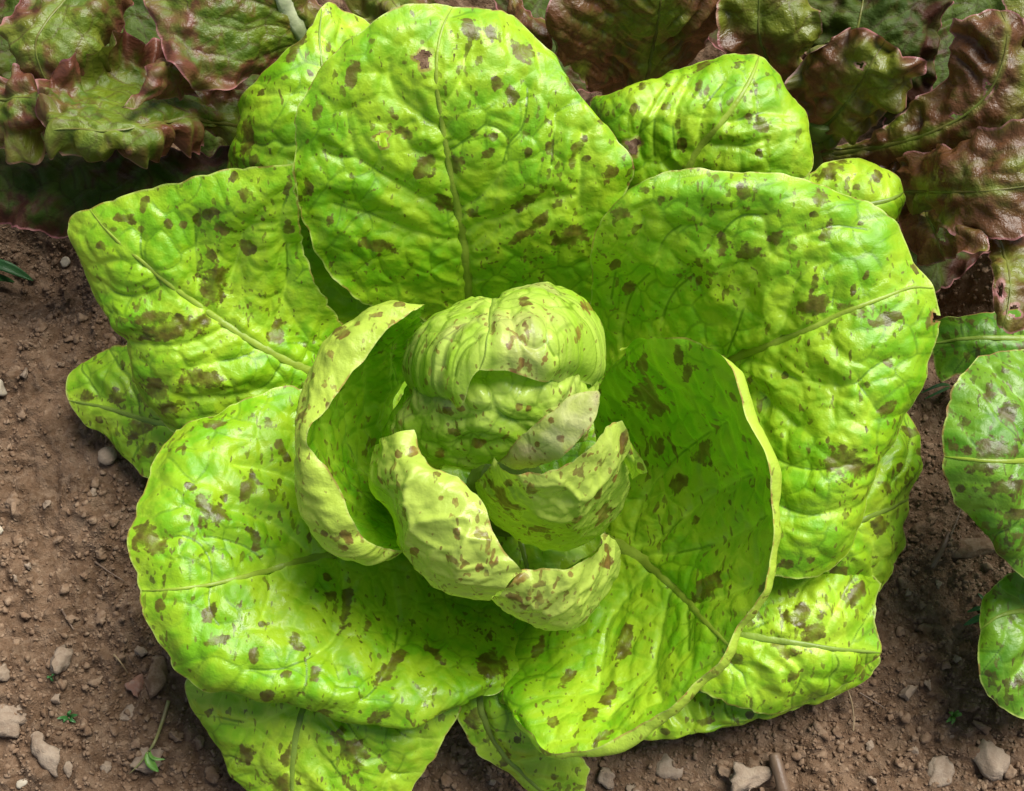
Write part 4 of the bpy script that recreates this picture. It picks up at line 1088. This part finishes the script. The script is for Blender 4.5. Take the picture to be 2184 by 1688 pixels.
# --- heart
leaf(big, [[(905, 800, 5.0), (850, 880, 5.0), (828, 940, 5.5), (850, 985, 6.0), (930, 1030, 6.0)],
           [(900, 800, 8.0), (852, 870, 8.6), (842, 920, 9.0), (868, 962, 9.2), (940, 1010, 9.0)],
           [(930, 790, 10.6), (900, 860, 11.2), (905, 910, 11.2), (930, 950, 10.9), (985, 1010, 9.8)],
           [(990, 780, 12.4), (985, 850, 12.8), (990, 900, 12.3), (1005, 950, 11.5), (1030, 1000, 10.2)],
           [(1060, 770, 13.2), (1070, 845, 13.4), (1075, 900, 12.8), (1072, 945, 11.8), (1062, 985, 10.6)],
           [(1150, 770, 13.0), (1160, 840, 13.0), (1160, 890, 12.4), (1140, 935, 11.5), (1100, 965, 10.6)],
           [(1230, 770, 11.2), (1240, 830, 11.2), (1236, 880, 10.8), (1210, 925, 10.2), (1160, 960, 9.8)],
           [(1270, 770, 8.6), (1278, 840, 8.4), (1274, 890, 8.2), (1250, 940, 8.0), (1200, 980, 7.8)]],
     M_HEART, mid=None, name='heart_leaf', seed=41, cell=0.046, veins=[[(1050,860),(1010,890),(960,900)],[(1050,860),(1090,900),(1140,900)],[(1030,800),(1050,860)],[(960,960),(1000,930),(1060,930)]], A=(0.16, 0.22, 0.24, 0.06), jag=0.03,
     spots=[(961, 878, 13), (985, 870, 10), (966, 924, 14, 1.8, -20), (1012, 947, 16, 2.5, -5), (935, 970, 12), (1075, 935, 10, 2, 60), (1105, 865, 10), (1128, 870, 9)], label='inner heart leaf with a pinkish blush')
leaf(big, [[(950, 700, 6.0), (875, 745, 7.6), (862, 790, 8.6), (880, 840, 9.6), (905, 860, 10.6)],
           [(985, 655, 8.8), (905, 700, 10.6), (888, 770, 11.6), (915, 832, 12.2), (948, 866, 12.4)],
           [(1020, 640, 10.4), (960, 690, 12.8), (950, 760, 13.7), (965, 825, 13.7), (985, 858, 13.5)],
           [(1055, 628, 11.0), (1045, 668, 13.4), (1040, 715, 14.6), (1034, 760, 14.7), (1022, 790, 14.4)],
           [(1100, 612, 11.0), (1108, 655, 13.7), (1108, 710, 14.9), (1100, 760, 14.9), (1088, 797, 14.4)],
           [(1150, 606, 10.6), (1165, 650, 13.3), (1170, 710, 14.6), (1168, 770, 14.5), (1155, 815, 13.9)],
           [(1200, 618, 9.6), (1230, 655, 11.8), (1238, 715, 13.0), (1232, 775, 12.9), (1215, 818, 12.4)],
           [(1230, 640, 8.4), (1272, 685, 9.8), (1282, 740, 10.6), (1278, 795, 10.6), (1258, 818, 10.8)],
           [(1225, 660, 6.4), (1268, 710, 7.2), (1280, 760, 7.6), (1276, 815, 8.0), (1262, 835, 8.2)]],
     M_HEART, mid=3, name='heart_leaf', seed=42, cell=0.046, veins=[[(1087,663),(1105,719),(1115,757),(1117,794)],[(1170,677),(1170,724),(1190,760)],[(1000,680),(960,720),(935,780)],[(1045,700),(990,740),(965,800)],[(1105,719),(1150,740),(1170,724)]], A=(0.16, 0.12, 0.18, 0.05), jag=0.08, rib=(0.07, 0.03),
     spots=[(1240, 705, 17, 2.6, 80), (1252, 652, 16, 1.8, -50), (1050, 703, 13, 2, 80), (1091, 724, 14, 2, 70), (1119, 645, 14, 1.8, -40), (1112, 780, 14, 3, 80), (1092, 795, 10, 2, 0), (950, 860, 9), (985, 845, 8), (935, 750, 6), (1165, 765, 7), (1165, 725, 6)], label='outer heart leaf folded over the top of the head')
leaf(big, [[(1070, 985, 10.6), (1090, 965, 11.4), (1125, 928, 12.5), (1165, 886, 13.4), (1222, 852, 13.8), (1272, 830, 14.4)],
           [(1086, 998, 10.9), (1112, 980, 11.9), (1154, 946, 13.0), (1204, 905, 13.9), (1244, 870, 14.3), (1276, 836, 14.6)],
           [(1105, 1008, 10.6), (1142, 998, 11.7), (1190, 977, 12.9), (1238, 936, 13.8), (1268, 894, 14.2), (1280, 842, 14.6)]],
     M_BLUSH, mid=None, name='heart_leaf', seed=43, cell=0.046, A=(0.05, 0.05, 0.08, 0.03), jag=0.05,
     spots=[(1193, 938, 12), (1178, 898, 8), (1145, 950, 7)], label='small pinkish leaf tip standing on the heart')
leaf(big, [[(1045, 1030, 3.6), (1060, 1065, 3.2), (1090, 1095, 3.0), (1150, 1115, 3.0), (1220, 1115, 3.0), (1280, 1075, 3.0), (1305, 1025, 3.4)],
           [(1014, 1030, 7.2), (1024, 1080, 6.6), (1062, 1128, 6.2), (1140, 1162, 5.8), (1230, 1162, 5.8), (1306, 1108, 6.0), (1336, 1040, 6.6)],
           [(1022, 1024, 9.6), (1040, 1070, 9.2), (1078, 1110, 9.0), (1150, 1142, 8.8), (1230, 1136, 8.8), (1300, 1080, 9.0), (1344, 1010, 9.4)],
           [(1040, 1005, 10.6), (1062, 1045, 10.8), (1095, 1075, 10.9), (1160, 1096, 11.0), (1230, 1086, 11.0), (1294, 1035, 11.0), (1346, 975, 10.8)],
           [(1054, 990, 11.2), (1074, 1018, 11.8), (1105, 1038, 12.1), (1165, 1048, 12.3), (1230, 1030, 12.3), (1290, 980, 12.2), (1342, 940, 11.8)],
           [(1062, 980, 11.4), (1080, 1002, 12.2), (1100, 1008, 12.7), (1165, 1000, 13.0), (1230, 972, 13.1), (1292, 914, 13.0), (1330, 902, 12.6)],
           ],
     M_HEART, mid=None, name='heart_leaf', seed=44, cell=0.046, veins=[[(1217,1120),(1229,1064),(1199,1026),(1175,1008)],[(1229,1064),(1296,999),(1310,960)],[(1110,1060),(1150,1090),(1217,1100)],[(1140,1030),(1199,1026)]], tip=False, A=(0.16, 0.16, 0.2, 0.06), jag=0.06,
     spots=[(1138, 1036, 18, 1.4, 80), (1068, 1055, 24, 3, -50), (1090, 1085, 20, 2, -20), (1195, 970, 14, 2.4, 80), (1272, 1045, 12, 2.2, 75), (1250, 1065, 12, 2.5, 60), (1330, 945, 16, 3, 80), (1225, 1100, 12, 2, 30), (1150, 1135, 20, 2, 0), (1290, 1100, 20, 2.5, 60), (1085, 1030, 10), (1310, 1020, 10)],
     label='cup-shaped heart leaf at the front of the head')
leaf(big, [[(1322, 912, 12.0), (1346, 945, 11.6), (1362, 968, 11.2), (1378, 1004, 10.4)],
           [(1325, 940, 11.4), (1345, 966, 11.3), (1358, 985, 10.9), (1368, 1010, 10.2)],
           [(1322, 970, 10.4), (1336, 990, 10.2), (1346, 1004, 9.8), (1352, 1020, 9.2)]],
     M_HEART, mid=None, name='heart_leaf', seed=45, cell=0.046, A=(0.05, 0.2, 0.1), jag=0.08, wr=2.0, spots=[(1345, 960, 10, 2, -50), (1365, 995, 10, 2, -50)], label='crumpled corner of the front heart leaf')
settle(big)

# ------------------------------------------------------------------ red lettuce, upper left
RD = dict(cell=0.085, ruff=(0.62, 0.8), jag=0.16, A=(0.20, 0.16, 0.14), sec=(1.5, 0.8, 0.02))
redl = plant('red_lettuce', 'dark red and green frilly lettuce in the upper left corner', 'lettuce', (420, 60))
leaf(redl, [[(540, 320, 2.2), (350, 320, 2.6), (150, 325, 2.8), (-80, 320, 2.6)],
            [(540, 380, 2.2), (320, 390, 2.9), (110, 395, 3.0), (-80, 390, 2.8)],
            [(520, 440, 1.8), (310, 440, 2.6), (120, 450, 2.9), (-80, 440, 2.8)],
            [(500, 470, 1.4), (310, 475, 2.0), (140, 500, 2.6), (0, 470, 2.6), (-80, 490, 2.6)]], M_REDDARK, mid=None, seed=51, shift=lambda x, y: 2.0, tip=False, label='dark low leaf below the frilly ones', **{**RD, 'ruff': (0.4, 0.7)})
leaf(redl, [[(150, -80, 5.8), (70, -40, 6.8), (20, 20, 7.2), (3, 65, 7.2), (20, 120, 6.8), (50, 170, 6.2)],
            [(220, -80, 6.2), (150, -20, 7.3), (105, 40, 7.6), (80, 100, 7.3), (90, 150, 6.8), (125, 190, 6.0)],
            [(260, -80, 6.2), (215, -10, 7.4), (185, 50, 7.4), (180, 110, 7.0), (178, 150, 6.4), (185, 185, 5.8)],
            [(310, -60, 5.6), (280, 0, 6.0), (258, 50, 5.8), (240, 100, 5.4), (225, 135, 5.0), (210, 165, 4.6)]], M_RED, mid=1, seed=52, shift=lambda x, y: 2.0, rib=(0.09, 0.03), ribmat=M_RIBRED, label='brown-red leaf in the top left corner', **{**RD, 'ruff': (0.42, 0.7)})
leaf(redl, [[(-90, 150, 5.0), (-20, 168, 6.2), (40, 152, 6.8), (85, 165, 6.8), (120, 190, 6.4)],
            [(-90, 210, 5.0), (-10, 210, 6.4), (50, 205, 7.0), (95, 215, 6.9), (130, 225, 6.4)],
            [(-90, 260, 4.6), (-10, 260, 6.0), (50, 260, 6.4), (95, 258, 6.2), (128, 250, 5.8)],
            [(-90, 320, 4.0), (-10, 310, 5.0), (40, 315, 5.2), (85, 308, 5.0), (110, 290, 4.8)]], M_RED, mid=1, seed=53, shift=lambda x, y: 2.0, rib=(0.09, 0.03), ribmat=M_RIBRED, label='glossy purple leaf at the left edge', **RD)
leaf(redl, [[(540, 225, 3.0), (440, 160, 4.4), (370, 110, 4.6), (300, 88, 5.2), (235, 70, 6.6), (198, 108, 6.9), (137, 130, 7.2), (92, 175, 7.2)],
            [(535, 245, 3.2), (440, 205, 4.4), (370, 175, 4.4), (300, 160, 4.4), (240, 150, 5.0), (195, 165, 5.8), (140, 190, 6.8), (86, 215, 7.3)],
            [(530, 260, 3.3), (440, 235, 5.0), (370, 215, 6.2), (310, 215, 6.8), (250, 218, 6.8), (195, 225, 7.2), (140, 240, 7.6), (80, 250, 7.4)],
            [(525, 275, 3.3), (440, 255, 5.2), (370, 252, 6.8), (310, 262, 7.8), (255, 272, 8.2), (200, 275, 8.3), (150, 275, 8.0), (95, 280, 7.4)],
            [(520, 285, 3.0), (440, 275, 5.0), (375, 282, 6.6), (318, 305, 7.6), (265, 318, 8.0), (215, 318, 8.0), (175, 312, 7.8), (138, 300, 7.2)],
            [(515, 292, 2.4), (440, 295, 4.0), (380, 305, 5.4), (322, 330, 6.6), (268, 352, 7.2), (225, 358, 7.2), (190, 352, 7.0), (150, 332, 6.8)]],
     M_RED, mid=3, seed=54, shift=lambda x, y: 2.0, rib=(0.10, 0.03), ribmat=M_RIBRED, label='twisted frilly leaf with green trough at the upper left', **{**RD, 'ruff': (0.65, 0.9)})
leaf(redl, [[(325, 148, 7.6), (350, 130, 7.8), (385, 118, 7.0), (420, 120, 6.2)],
            [(318, 165, 8.2), (345, 150, 8.4), (380, 145, 7.6), (425, 150, 6.4)],
            [(290, 200, 8.4), (330, 188, 8.2), (375, 180, 7.4), (430, 180, 6.2)],
            [(255, 228, 8.2), (310, 215, 8.0), (370, 208, 7.0), (430, 205, 5.8)]], M_RED, mid=None, seed=58, shift=lambda x, y: 2.0, tip=False, base_edge=True, label='curled frill of the twisted leaf', **{**RD, 'ruff': (0.3, 0.9)})
leaf(redl, [[(620, 150, 5.0), (540, 168, 6.4), (455, 190, 7.4), (395, 165, 8.2), (348, 110, 8.5), (336, 50, 8.6), (312, 0, 8.6), (285, -70, 8.5)],
            [(640, 140, 5.2), (560, 130, 6.6), (480, 120, 7.7), (420, 80, 8.4), (400, 20, 8.9), (370, -70, 9.0)],
            [(655, 135, 5.2), (590, 95, 6.8), (530, 50, 8.0), (490, 0, 8.8), (460, -80, 9.2)],
            [(690, 130, 4.6), (645, 65, 6.4), (608, 5, 7.9), (575, -80, 9.0)],
            [(710, 120, 4.6), (690, 60, 5.8), (680, 0, 6.8), (665, -80, 7.8)]],
     M_RED, mid=3, seed=55, ribflat=0.35, shift=lambda x, y: 2.0, rib=(0.30, 0.34), ribmat=M_RIBPALE, label='leaf with a broad pale rib at the top left', **{**RD, 'ruff': (0.4, 0.7)})
leaf(redl, [[(760, -80, 4.0), (740, -10, 5.0), (790, 50, 5.5), (840, 60, 5.6)],
            [(840, -80, 4.5), (830, -20, 5.6), (850, 20, 6.2), (880, 40, 6.0)],
            [(940, -80, 4.5), (930, -30, 5.6), (930, 10, 6.0), (930, 40, 5.6)]], M_RED, mid=1, seed=56, rib=(0.08, 0.03), ribmat=M_RIBRED, label='brown leaf tip behind the top leaf', **RD)
for pts_, sd_ in (([[(140, -70), (160, 40), (190, 140), (240, 240)], [(260, -70), (280, 40), (310, 140), (350, 240)], [(380, -70), (400, 40), (430, 140), (470, 240)]], 81),
                  ([[(560, 60), (500, 140), (440, 220), (420, 330)], [(640, 100), (580, 200), (520, 290), (480, 380)], [(720, 140), (660, 240), (600, 330), (540, 430)]], 82),
                  ([[(-60, -60), (-60, 60), (-50, 200), (-40, 320)], [(60, -60), (60, 60), (70, 200), (90, 320)], [(160, -60), (170, 60), (190, 200), (220, 320)]], 83)):
    leaf(redl, [[(x, y, (-2.2 if sd_ == 81 else 1.4) + 0.6 * math.sin(i * 1.7 + j)) for j, (x, y) in enumerate(c_)] for i, c_ in enumerate(pts_)], M_REDDARK, mid=None, seed=sd_, label='added dark sheet standing in for the shade between the leaves', **{**RD, 'ruff': (0.4, 0.6)})  # dark sheets laid where only deep shade shows between the leaves
link('stem', tube_mesh('stem', np.stack([np.full(8, 0.0), np.full(8, 0.0), np.linspace(-1, 5, 8)], 1) + at(np.array([420.0, 60.0, 0.0])), np.linspace(1.4, 0.9, 8), M_STEM, np.tile([0, 1.0, 0], (8, 1)), 1.0, 14), redl)
settle(redl)

# ------------------------------------------------------------------ red lettuce, upper right
redr = plant('red_lettuce', 'dark red and green frilly lettuce with holes in the upper right corner', 'lettuce', (1720, 330))
leaf(redr, [[(1740, 260, 1.6), (1722, 150, 3.2), (1728, 50, 4.4), (1740, -60, 5.0)],
            [(1800, 250, 1.8), (1810, 150, 3.8), (1830, 50, 5.2), (1850, -60, 5.8)],
            [(1860, 250, 1.8), (1910, 170, 3.8), (1940, 60, 5.2), (1950, -60, 5.8)],
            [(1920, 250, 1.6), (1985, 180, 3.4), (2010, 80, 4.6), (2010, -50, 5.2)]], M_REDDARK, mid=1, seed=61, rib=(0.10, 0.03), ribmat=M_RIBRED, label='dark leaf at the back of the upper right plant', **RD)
leaf(redr, [[(1310, 215, 2.4), (1262, 190, 3.4), (1222, 150, 5.2), (1192, 118, 6.6), (1186, 98, 7.2)],
            [(1325, 200, 2.4), (1285, 135, 4.6), (1240, 95, 6.6), (1200, 60, 7.8), (1168, 32, 8.2)],
            [(1340, 195, 2.4), (1315, 110, 5.0), (1285, 50, 7.2), (1250, 0, 8.6), (1220, -50, 9.0)],
            [(1355, 195, 2.4), (1350, 100, 5.0), (1340, 30, 7.4), (1325, -30, 8.8), (1310, -80, 9.2)],
            [(1375, 195, 2.4), (1395, 100, 4.8), (1405, 30, 7.2), (1410, -30, 8.6), (1410, -80, 9.0)],
            [(1400, 190, 2.2), (1440, 110, 4.2), (1470, 40, 6.4), (1490, -20, 7.8), (1500, -80, 8.4)],
            [(1425, 190, 1.8), (1480, 120, 3.2), (1515, 50, 5.2), (1540, -20, 6.6), (1550, -80, 7.4)]],
     M_BRONZE, mid=4, seed=62, rib=(0.09, 0.03), ribmat=M_RIBRED, A=(0.34, 0.42, 0.12), sec=(1.3, 1.2, 0.02), ruff=(0.3, 0.5), jag=0.14, label='fan-ribbed brown-green leaf at the top, right of the big top leaf')
leaf(redr, [[(1640, 260, 2.0), (1590, 170, 3.6), (1552, 80, 5.6), (1540, 10, 6.6), (1560, -70, 7.2)],
            [(1670, 250, 2.2), (1640, 150, 4.4), (1620, 70, 6.2), (1620, 0, 7.2), (1630, -70, 7.6)],
            [(1700, 250, 2.2), (1700, 160, 4.6), (1698, 90, 6.2), (1690, 20, 7.2), (1690, -70, 7.6)],
            [(1720, 240, 2.0), (1722, 160, 4.0), (1738, 100, 5.6), (1748, 55, 6.8), (1725, -30, 7.4)]], M_BRONZE, mid=1, seed=63, rib=(0.09, 0.03), ribmat=M_RIBRED, label='dark maroon leaf at the top right of the ribbed leaf', **{**RD, 'ruff': (0.4, 0.7)})
leaf(redr, [[(1790, 390, 1.8), (1900, 350, 3.4), (2000, 310, 4.6), (2110, 290, 5.6), (2230, 270, 5.8)],
            [(1800, 400, 2.0), (1920, 370, 3.6), (2030, 345, 5.0), (2130, 335, 5.8), (2230, 330, 6.0)],
            [(1800, 415, 2.0), (1920, 410, 3.6), (2030, 410, 4.8), (2130, 405, 5.4), (2230, 390, 5.6)],
            [(1810, 430, 1.6), (1930, 440, 2.8), (2040, 475, 3.8), (2120, 500, 4.2), (2230, 470, 4.6)]], M_BRONZE, mid=2, seed=64, shift=up_right, rib=(0.09, 0.03), ribmat=M_RIBRED, label='long green-brown leaf at the right edge below the frills', **{**RD, 'ruff': (0.4, 0.7)})
leaf(redr, [[(1740, 310, 2.4), (1830, 290, 3.6), (1940, 230, 5.2), (2010, 160, 6.6), (2040, 105, 7.4), (2042, 45, 8.2)],
            [(1745, 320, 2.6), (1850, 300, 3.9), (1970, 250, 5.6), (2060, 170, 7.2), (2095, 90, 8.4), (2085, 30, 8.8)],
            [(1750, 330, 2.6), (1870, 315, 4.0), (1990, 280, 5.8), (2090, 220, 7.2), (2140, 130, 8.4), (2140, 20, 9.0)],
            [(1755, 340, 2.6), (1880, 330, 3.8), (2000, 315, 5.2), (2120, 275, 6.6), (2184, 200, 7.6), (2230, 120, 8.0)],
            [(1760, 350, 2.2), (1890, 345, 3.2), (2010, 340, 4.4), (2120, 330, 5.4), (2190, 290, 6.2), (2240, 230, 6.6)]],
     M_BRONZE, mid=2, seed=65, rib=(0.09, 0.03), ribmat=M_RIBRED, holes=[(1966, 150, 24, 0.75), (2108, 190, 9, 1.6), (2040, 250, 12, 0.5)], label='glossy purple-brown leaf with holes at the right', **{**RD, 'ruff': (0.42, 0.6), 'A': (0.26, 0.34, 0.2)})
leaf(redr, [[(2100, 330, 4.0), (2140, 200, 6.5), (2160, 90, 8.0), (2150, 0, 8.4)],
            [(2180, 330, 4.4), (2190, 200, 7.0), (2200, 90, 8.4), (2190, -40, 8.8)],
            [(2260, 330, 4.4), (2260, 200, 6.8), (2260, 80, 8.0), (2260, -40, 8.4)]], M_BRONZE, mid=1, seed=66, holes=[(2172, 55, 16, 0.8), (2172, 128, 15, 0.9), (2156, 258, 8, 1.0)], rib=(0.09, 0.03), ribmat=M_RIBRED, label='pale purple leaf with holes at the right edge', **{**RD, 'ruff': (0.24, 0.6)})
leaf(redr, [[(1690, 300, 2.4), (1690, 230, 4.0), (1700, 160, 5.4), (1712, 125, 6.2), (1742, 112, 6.8)],
            [(1705, 310, 2.6), (1740, 240, 4.6), (1765, 165, 6.4), (1790, 105, 7.4), (1812, 66, 8.0)],
            [(1715, 315, 2.8), (1790, 240, 5.0), (1840, 170, 6.8), (1870, 115, 7.8), (1892, 82, 8.2)],
            [(1725, 322, 2.8), (1830, 255, 5.0), (1890, 200, 6.6), (1920, 155, 7.6), (1930, 122, 8.0)],
            [(1730, 330, 2.4), (1850, 285, 4.2), (1920, 230, 5.8), (1950, 170, 7.0), (1966, 130, 7.6)]], M_BRONZE, mid=2, seed=67, rib=(0.09, 0.03), ribmat=M_RIBRED, holes=[(1836, 138, 9, 0.7)], label='frilled brown leaf right of the ribbed green leaf', **{**RD, 'ruff': (0.55, 0.8)})
leaf(redr, [[(1960, 380, 1.4), (1920, 440, 2.6), (1925, 500, 3.4), (1950, 545, 3.6), (1985, 562, 3.5)],
            [(1990, 390, 1.6), (1975, 440, 3.0), (1990, 490, 3.8), (2005, 525, 4.0), (2010, 545, 3.8)],
            [(2020, 400, 1.6), (2025, 445, 3.0), (2045, 485, 3.9), (2058, 505, 4.2), (2050, 530, 4.2)],
            [(2050, 410, 1.6), (2070, 445, 2.8), (2090, 480, 3.8), (2108, 508, 4.6), (2095, 528, 4.8)]], M_BRONZE, mid=1, seed=68, shift=up_right, holes=[(2006, 500, 12, 1.2)], rib=(0.08, 0.03), ribmat=M_RIBRED, label='torn leaf tip with a hole above the dark gap', **{**RD, 'ruff': (0.22, 0.8)})
leaf(redr, [[(2060, 440, 1.8), (2090, 500, 3.2), (2112, 560, 4.2), (2122, 620, 4.8), (2118, 660, 4.8)],
            [(2100, 430, 2.0), (2130, 500, 3.6), (2150, 560, 4.6), (2155, 630, 5.0), (2140, 700, 5.0)],
            [(2150, 430, 2.0), (2180, 500, 3.6), (2200, 570, 4.6), (2200, 640, 5.0), (2190, 695, 4.8)]], M_BRONZE, mid=1, seed=69, shift=up_right, holes=[(2162, 662, 14, 1.0), (2136, 625, 7, 2.2)], rib=(0.08, 0.03), ribmat=M_RIBRED, label='ragged leaf with holes hanging at the right edge', **{**RD, 'ruff': (0.22, 0.8)})
leaf(redr, [[(1090, -30, 5.6), (1130, 20, 6.4), (1160, 50, 6.6), (1190, 60, 6.2)],
            [(1080, 10, 6.0), (1110, 50, 6.8), (1150, 78, 7.0), (1180, 88, 6.6)],
            [(1070, 40, 5.6), (1100, 80, 6.2), (1140, 100, 6.2), (1170, 100, 6.0)]], M_BRONZE, mid=None, seed=70, tip=True, label='small brown curl behind the top leaf', **{**RD, 'ruff': (0.2, 0.8)})
for pts_, sd_ in (([[(1040, -70), (1060, 20), (1100, 110), (1160, 200)], [(1150, -70), (1170, 20), (1210, 110), (1270, 200)], [(1280, -70), (1290, 20), (1320, 110), (1370, 220)]], 84),
                  ([[(1480, -70), (1500, 30), (1540, 130), (1580, 230)], [(1600, -70), (1610, 30), (1640, 130), (1680, 230)], [(1720, -70), (1730, 30), (1750, 130), (1780, 230)]], 85),
                  ([[(1960, -70), (1940, 60), (1900, 200), (1860, 330)], [(2080, -70), (2060, 60), (2030, 200), (1990, 330)], [(2220, -70), (2200, 60), (2180, 200), (2150, 330)]], 86),
                  ([[(1880, 380), (1900, 470), (1940, 560), (1960, 640)], [(1960, 370), (1990, 460), (2020, 540), (2030, 600)], [(2050, 370), (2080, 440), (2100, 500), (2110, 540)]], 87)):
    leaf(redr, [[(x, y, 1.0 + 0.6 * math.sin(i * 1.7 + j)) for j, (x, y) in enumerate(c_)] for i, c_ in enumerate(pts_)], M_REDDARK, mid=None, seed=sd_, label='added dark sheet standing in for the shade between the leaves', **{**RD, 'ruff': (0.4, 0.6)})  # low filler in dark colour, added to blacken the gaps in this plant
link('stem', tube_mesh('stem', np.stack([np.full(8, 0.0), np.full(8, 0.0), np.linspace(-1, 4, 8)], 1) + at(np.array([1720.0, 330.0, 0.0])), np.linspace(1.4, 0.9, 8), M_STEM, np.tile([0, 1.0, 0], (8, 1)), 1.0, 14), redr)
settle(redr)

# ------------------------------------------------------------------ speckled lettuce at the right edge
side = plant('speckled_lettuce', 'heavily brown-spotted green lettuce cut off by the right edge', 'lettuce', (2330, 1010))
leaf(side, [[(2340, 640, 2.0), (2160, 665, 3.0), (2060, 672, 3.0), (1990, 690, 2.4)],
            [(2340, 720, 2.4), (2160, 720, 3.6), (2060, 722, 3.4), (1985, 735, 2.6)],
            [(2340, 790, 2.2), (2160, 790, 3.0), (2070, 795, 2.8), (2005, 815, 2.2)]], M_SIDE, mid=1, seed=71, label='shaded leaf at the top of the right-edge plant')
leaf(side, [[(2340, 1190, 2.2), (2200, 1215, 3.6), (2130, 1240, 4.2), (2098, 1285, 4.2)],
            [(2340, 1290, 2.4), (2200, 1300, 4.2), (2120, 1320, 4.8), (2090, 1345, 4.4)],
            [(2340, 1370, 2.4), (2210, 1390, 4.2), (2130, 1405, 4.6), (2090, 1410, 4.2)],
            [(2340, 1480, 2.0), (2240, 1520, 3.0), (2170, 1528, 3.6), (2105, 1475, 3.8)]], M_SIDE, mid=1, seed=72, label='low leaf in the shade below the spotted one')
leaf(side, [[(2360, 740, 5.0), (2240, 742, 7.4), (2150, 748, 8.4), (2086, 758, 8.6)],
            [(2360, 850, 5.4), (2240, 850, 8.4), (2130, 850, 9.4), (2032, 842, 9.0)],
            [(2360, 980, 5.6), (2240, 980, 8.8), (2120, 985, 9.8), (2010, 975, 9.0)],
            [(2360, 1100, 5.2), (2240, 1100, 8.0), (2140, 1090, 8.9), (2034, 1055, 8.4)],
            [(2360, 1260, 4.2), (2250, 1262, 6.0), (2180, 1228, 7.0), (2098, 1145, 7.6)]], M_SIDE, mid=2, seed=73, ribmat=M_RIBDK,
     spots=[(2120, 960, 46, 2.4, 10), (2100, 990, 36, 2, 0), (2110, 850, 16), (2060, 900, 14), (2030, 950, 16), (2150, 880, 24), (2140, 1040, 30, 2.5, 10), (2165, 1100, 24, 2.5, 10), (2130, 1170, 24, 2, -30), (2050, 1040, 12)], label='broad heavily spotted leaf at the right edge')
link('stem', tube_mesh('stem', np.stack([np.full(8, 0.0), np.full(8, 0.0), np.linspace(-1, 5, 8)], 1) + at(np.array([2330.0, 1010.0, 0.0])), np.linspace(1.4, 0.9, 8), M_STEM, np.tile([0, 1.0, 0], (8, 1)), 1.0, 14), side)
settle(side)
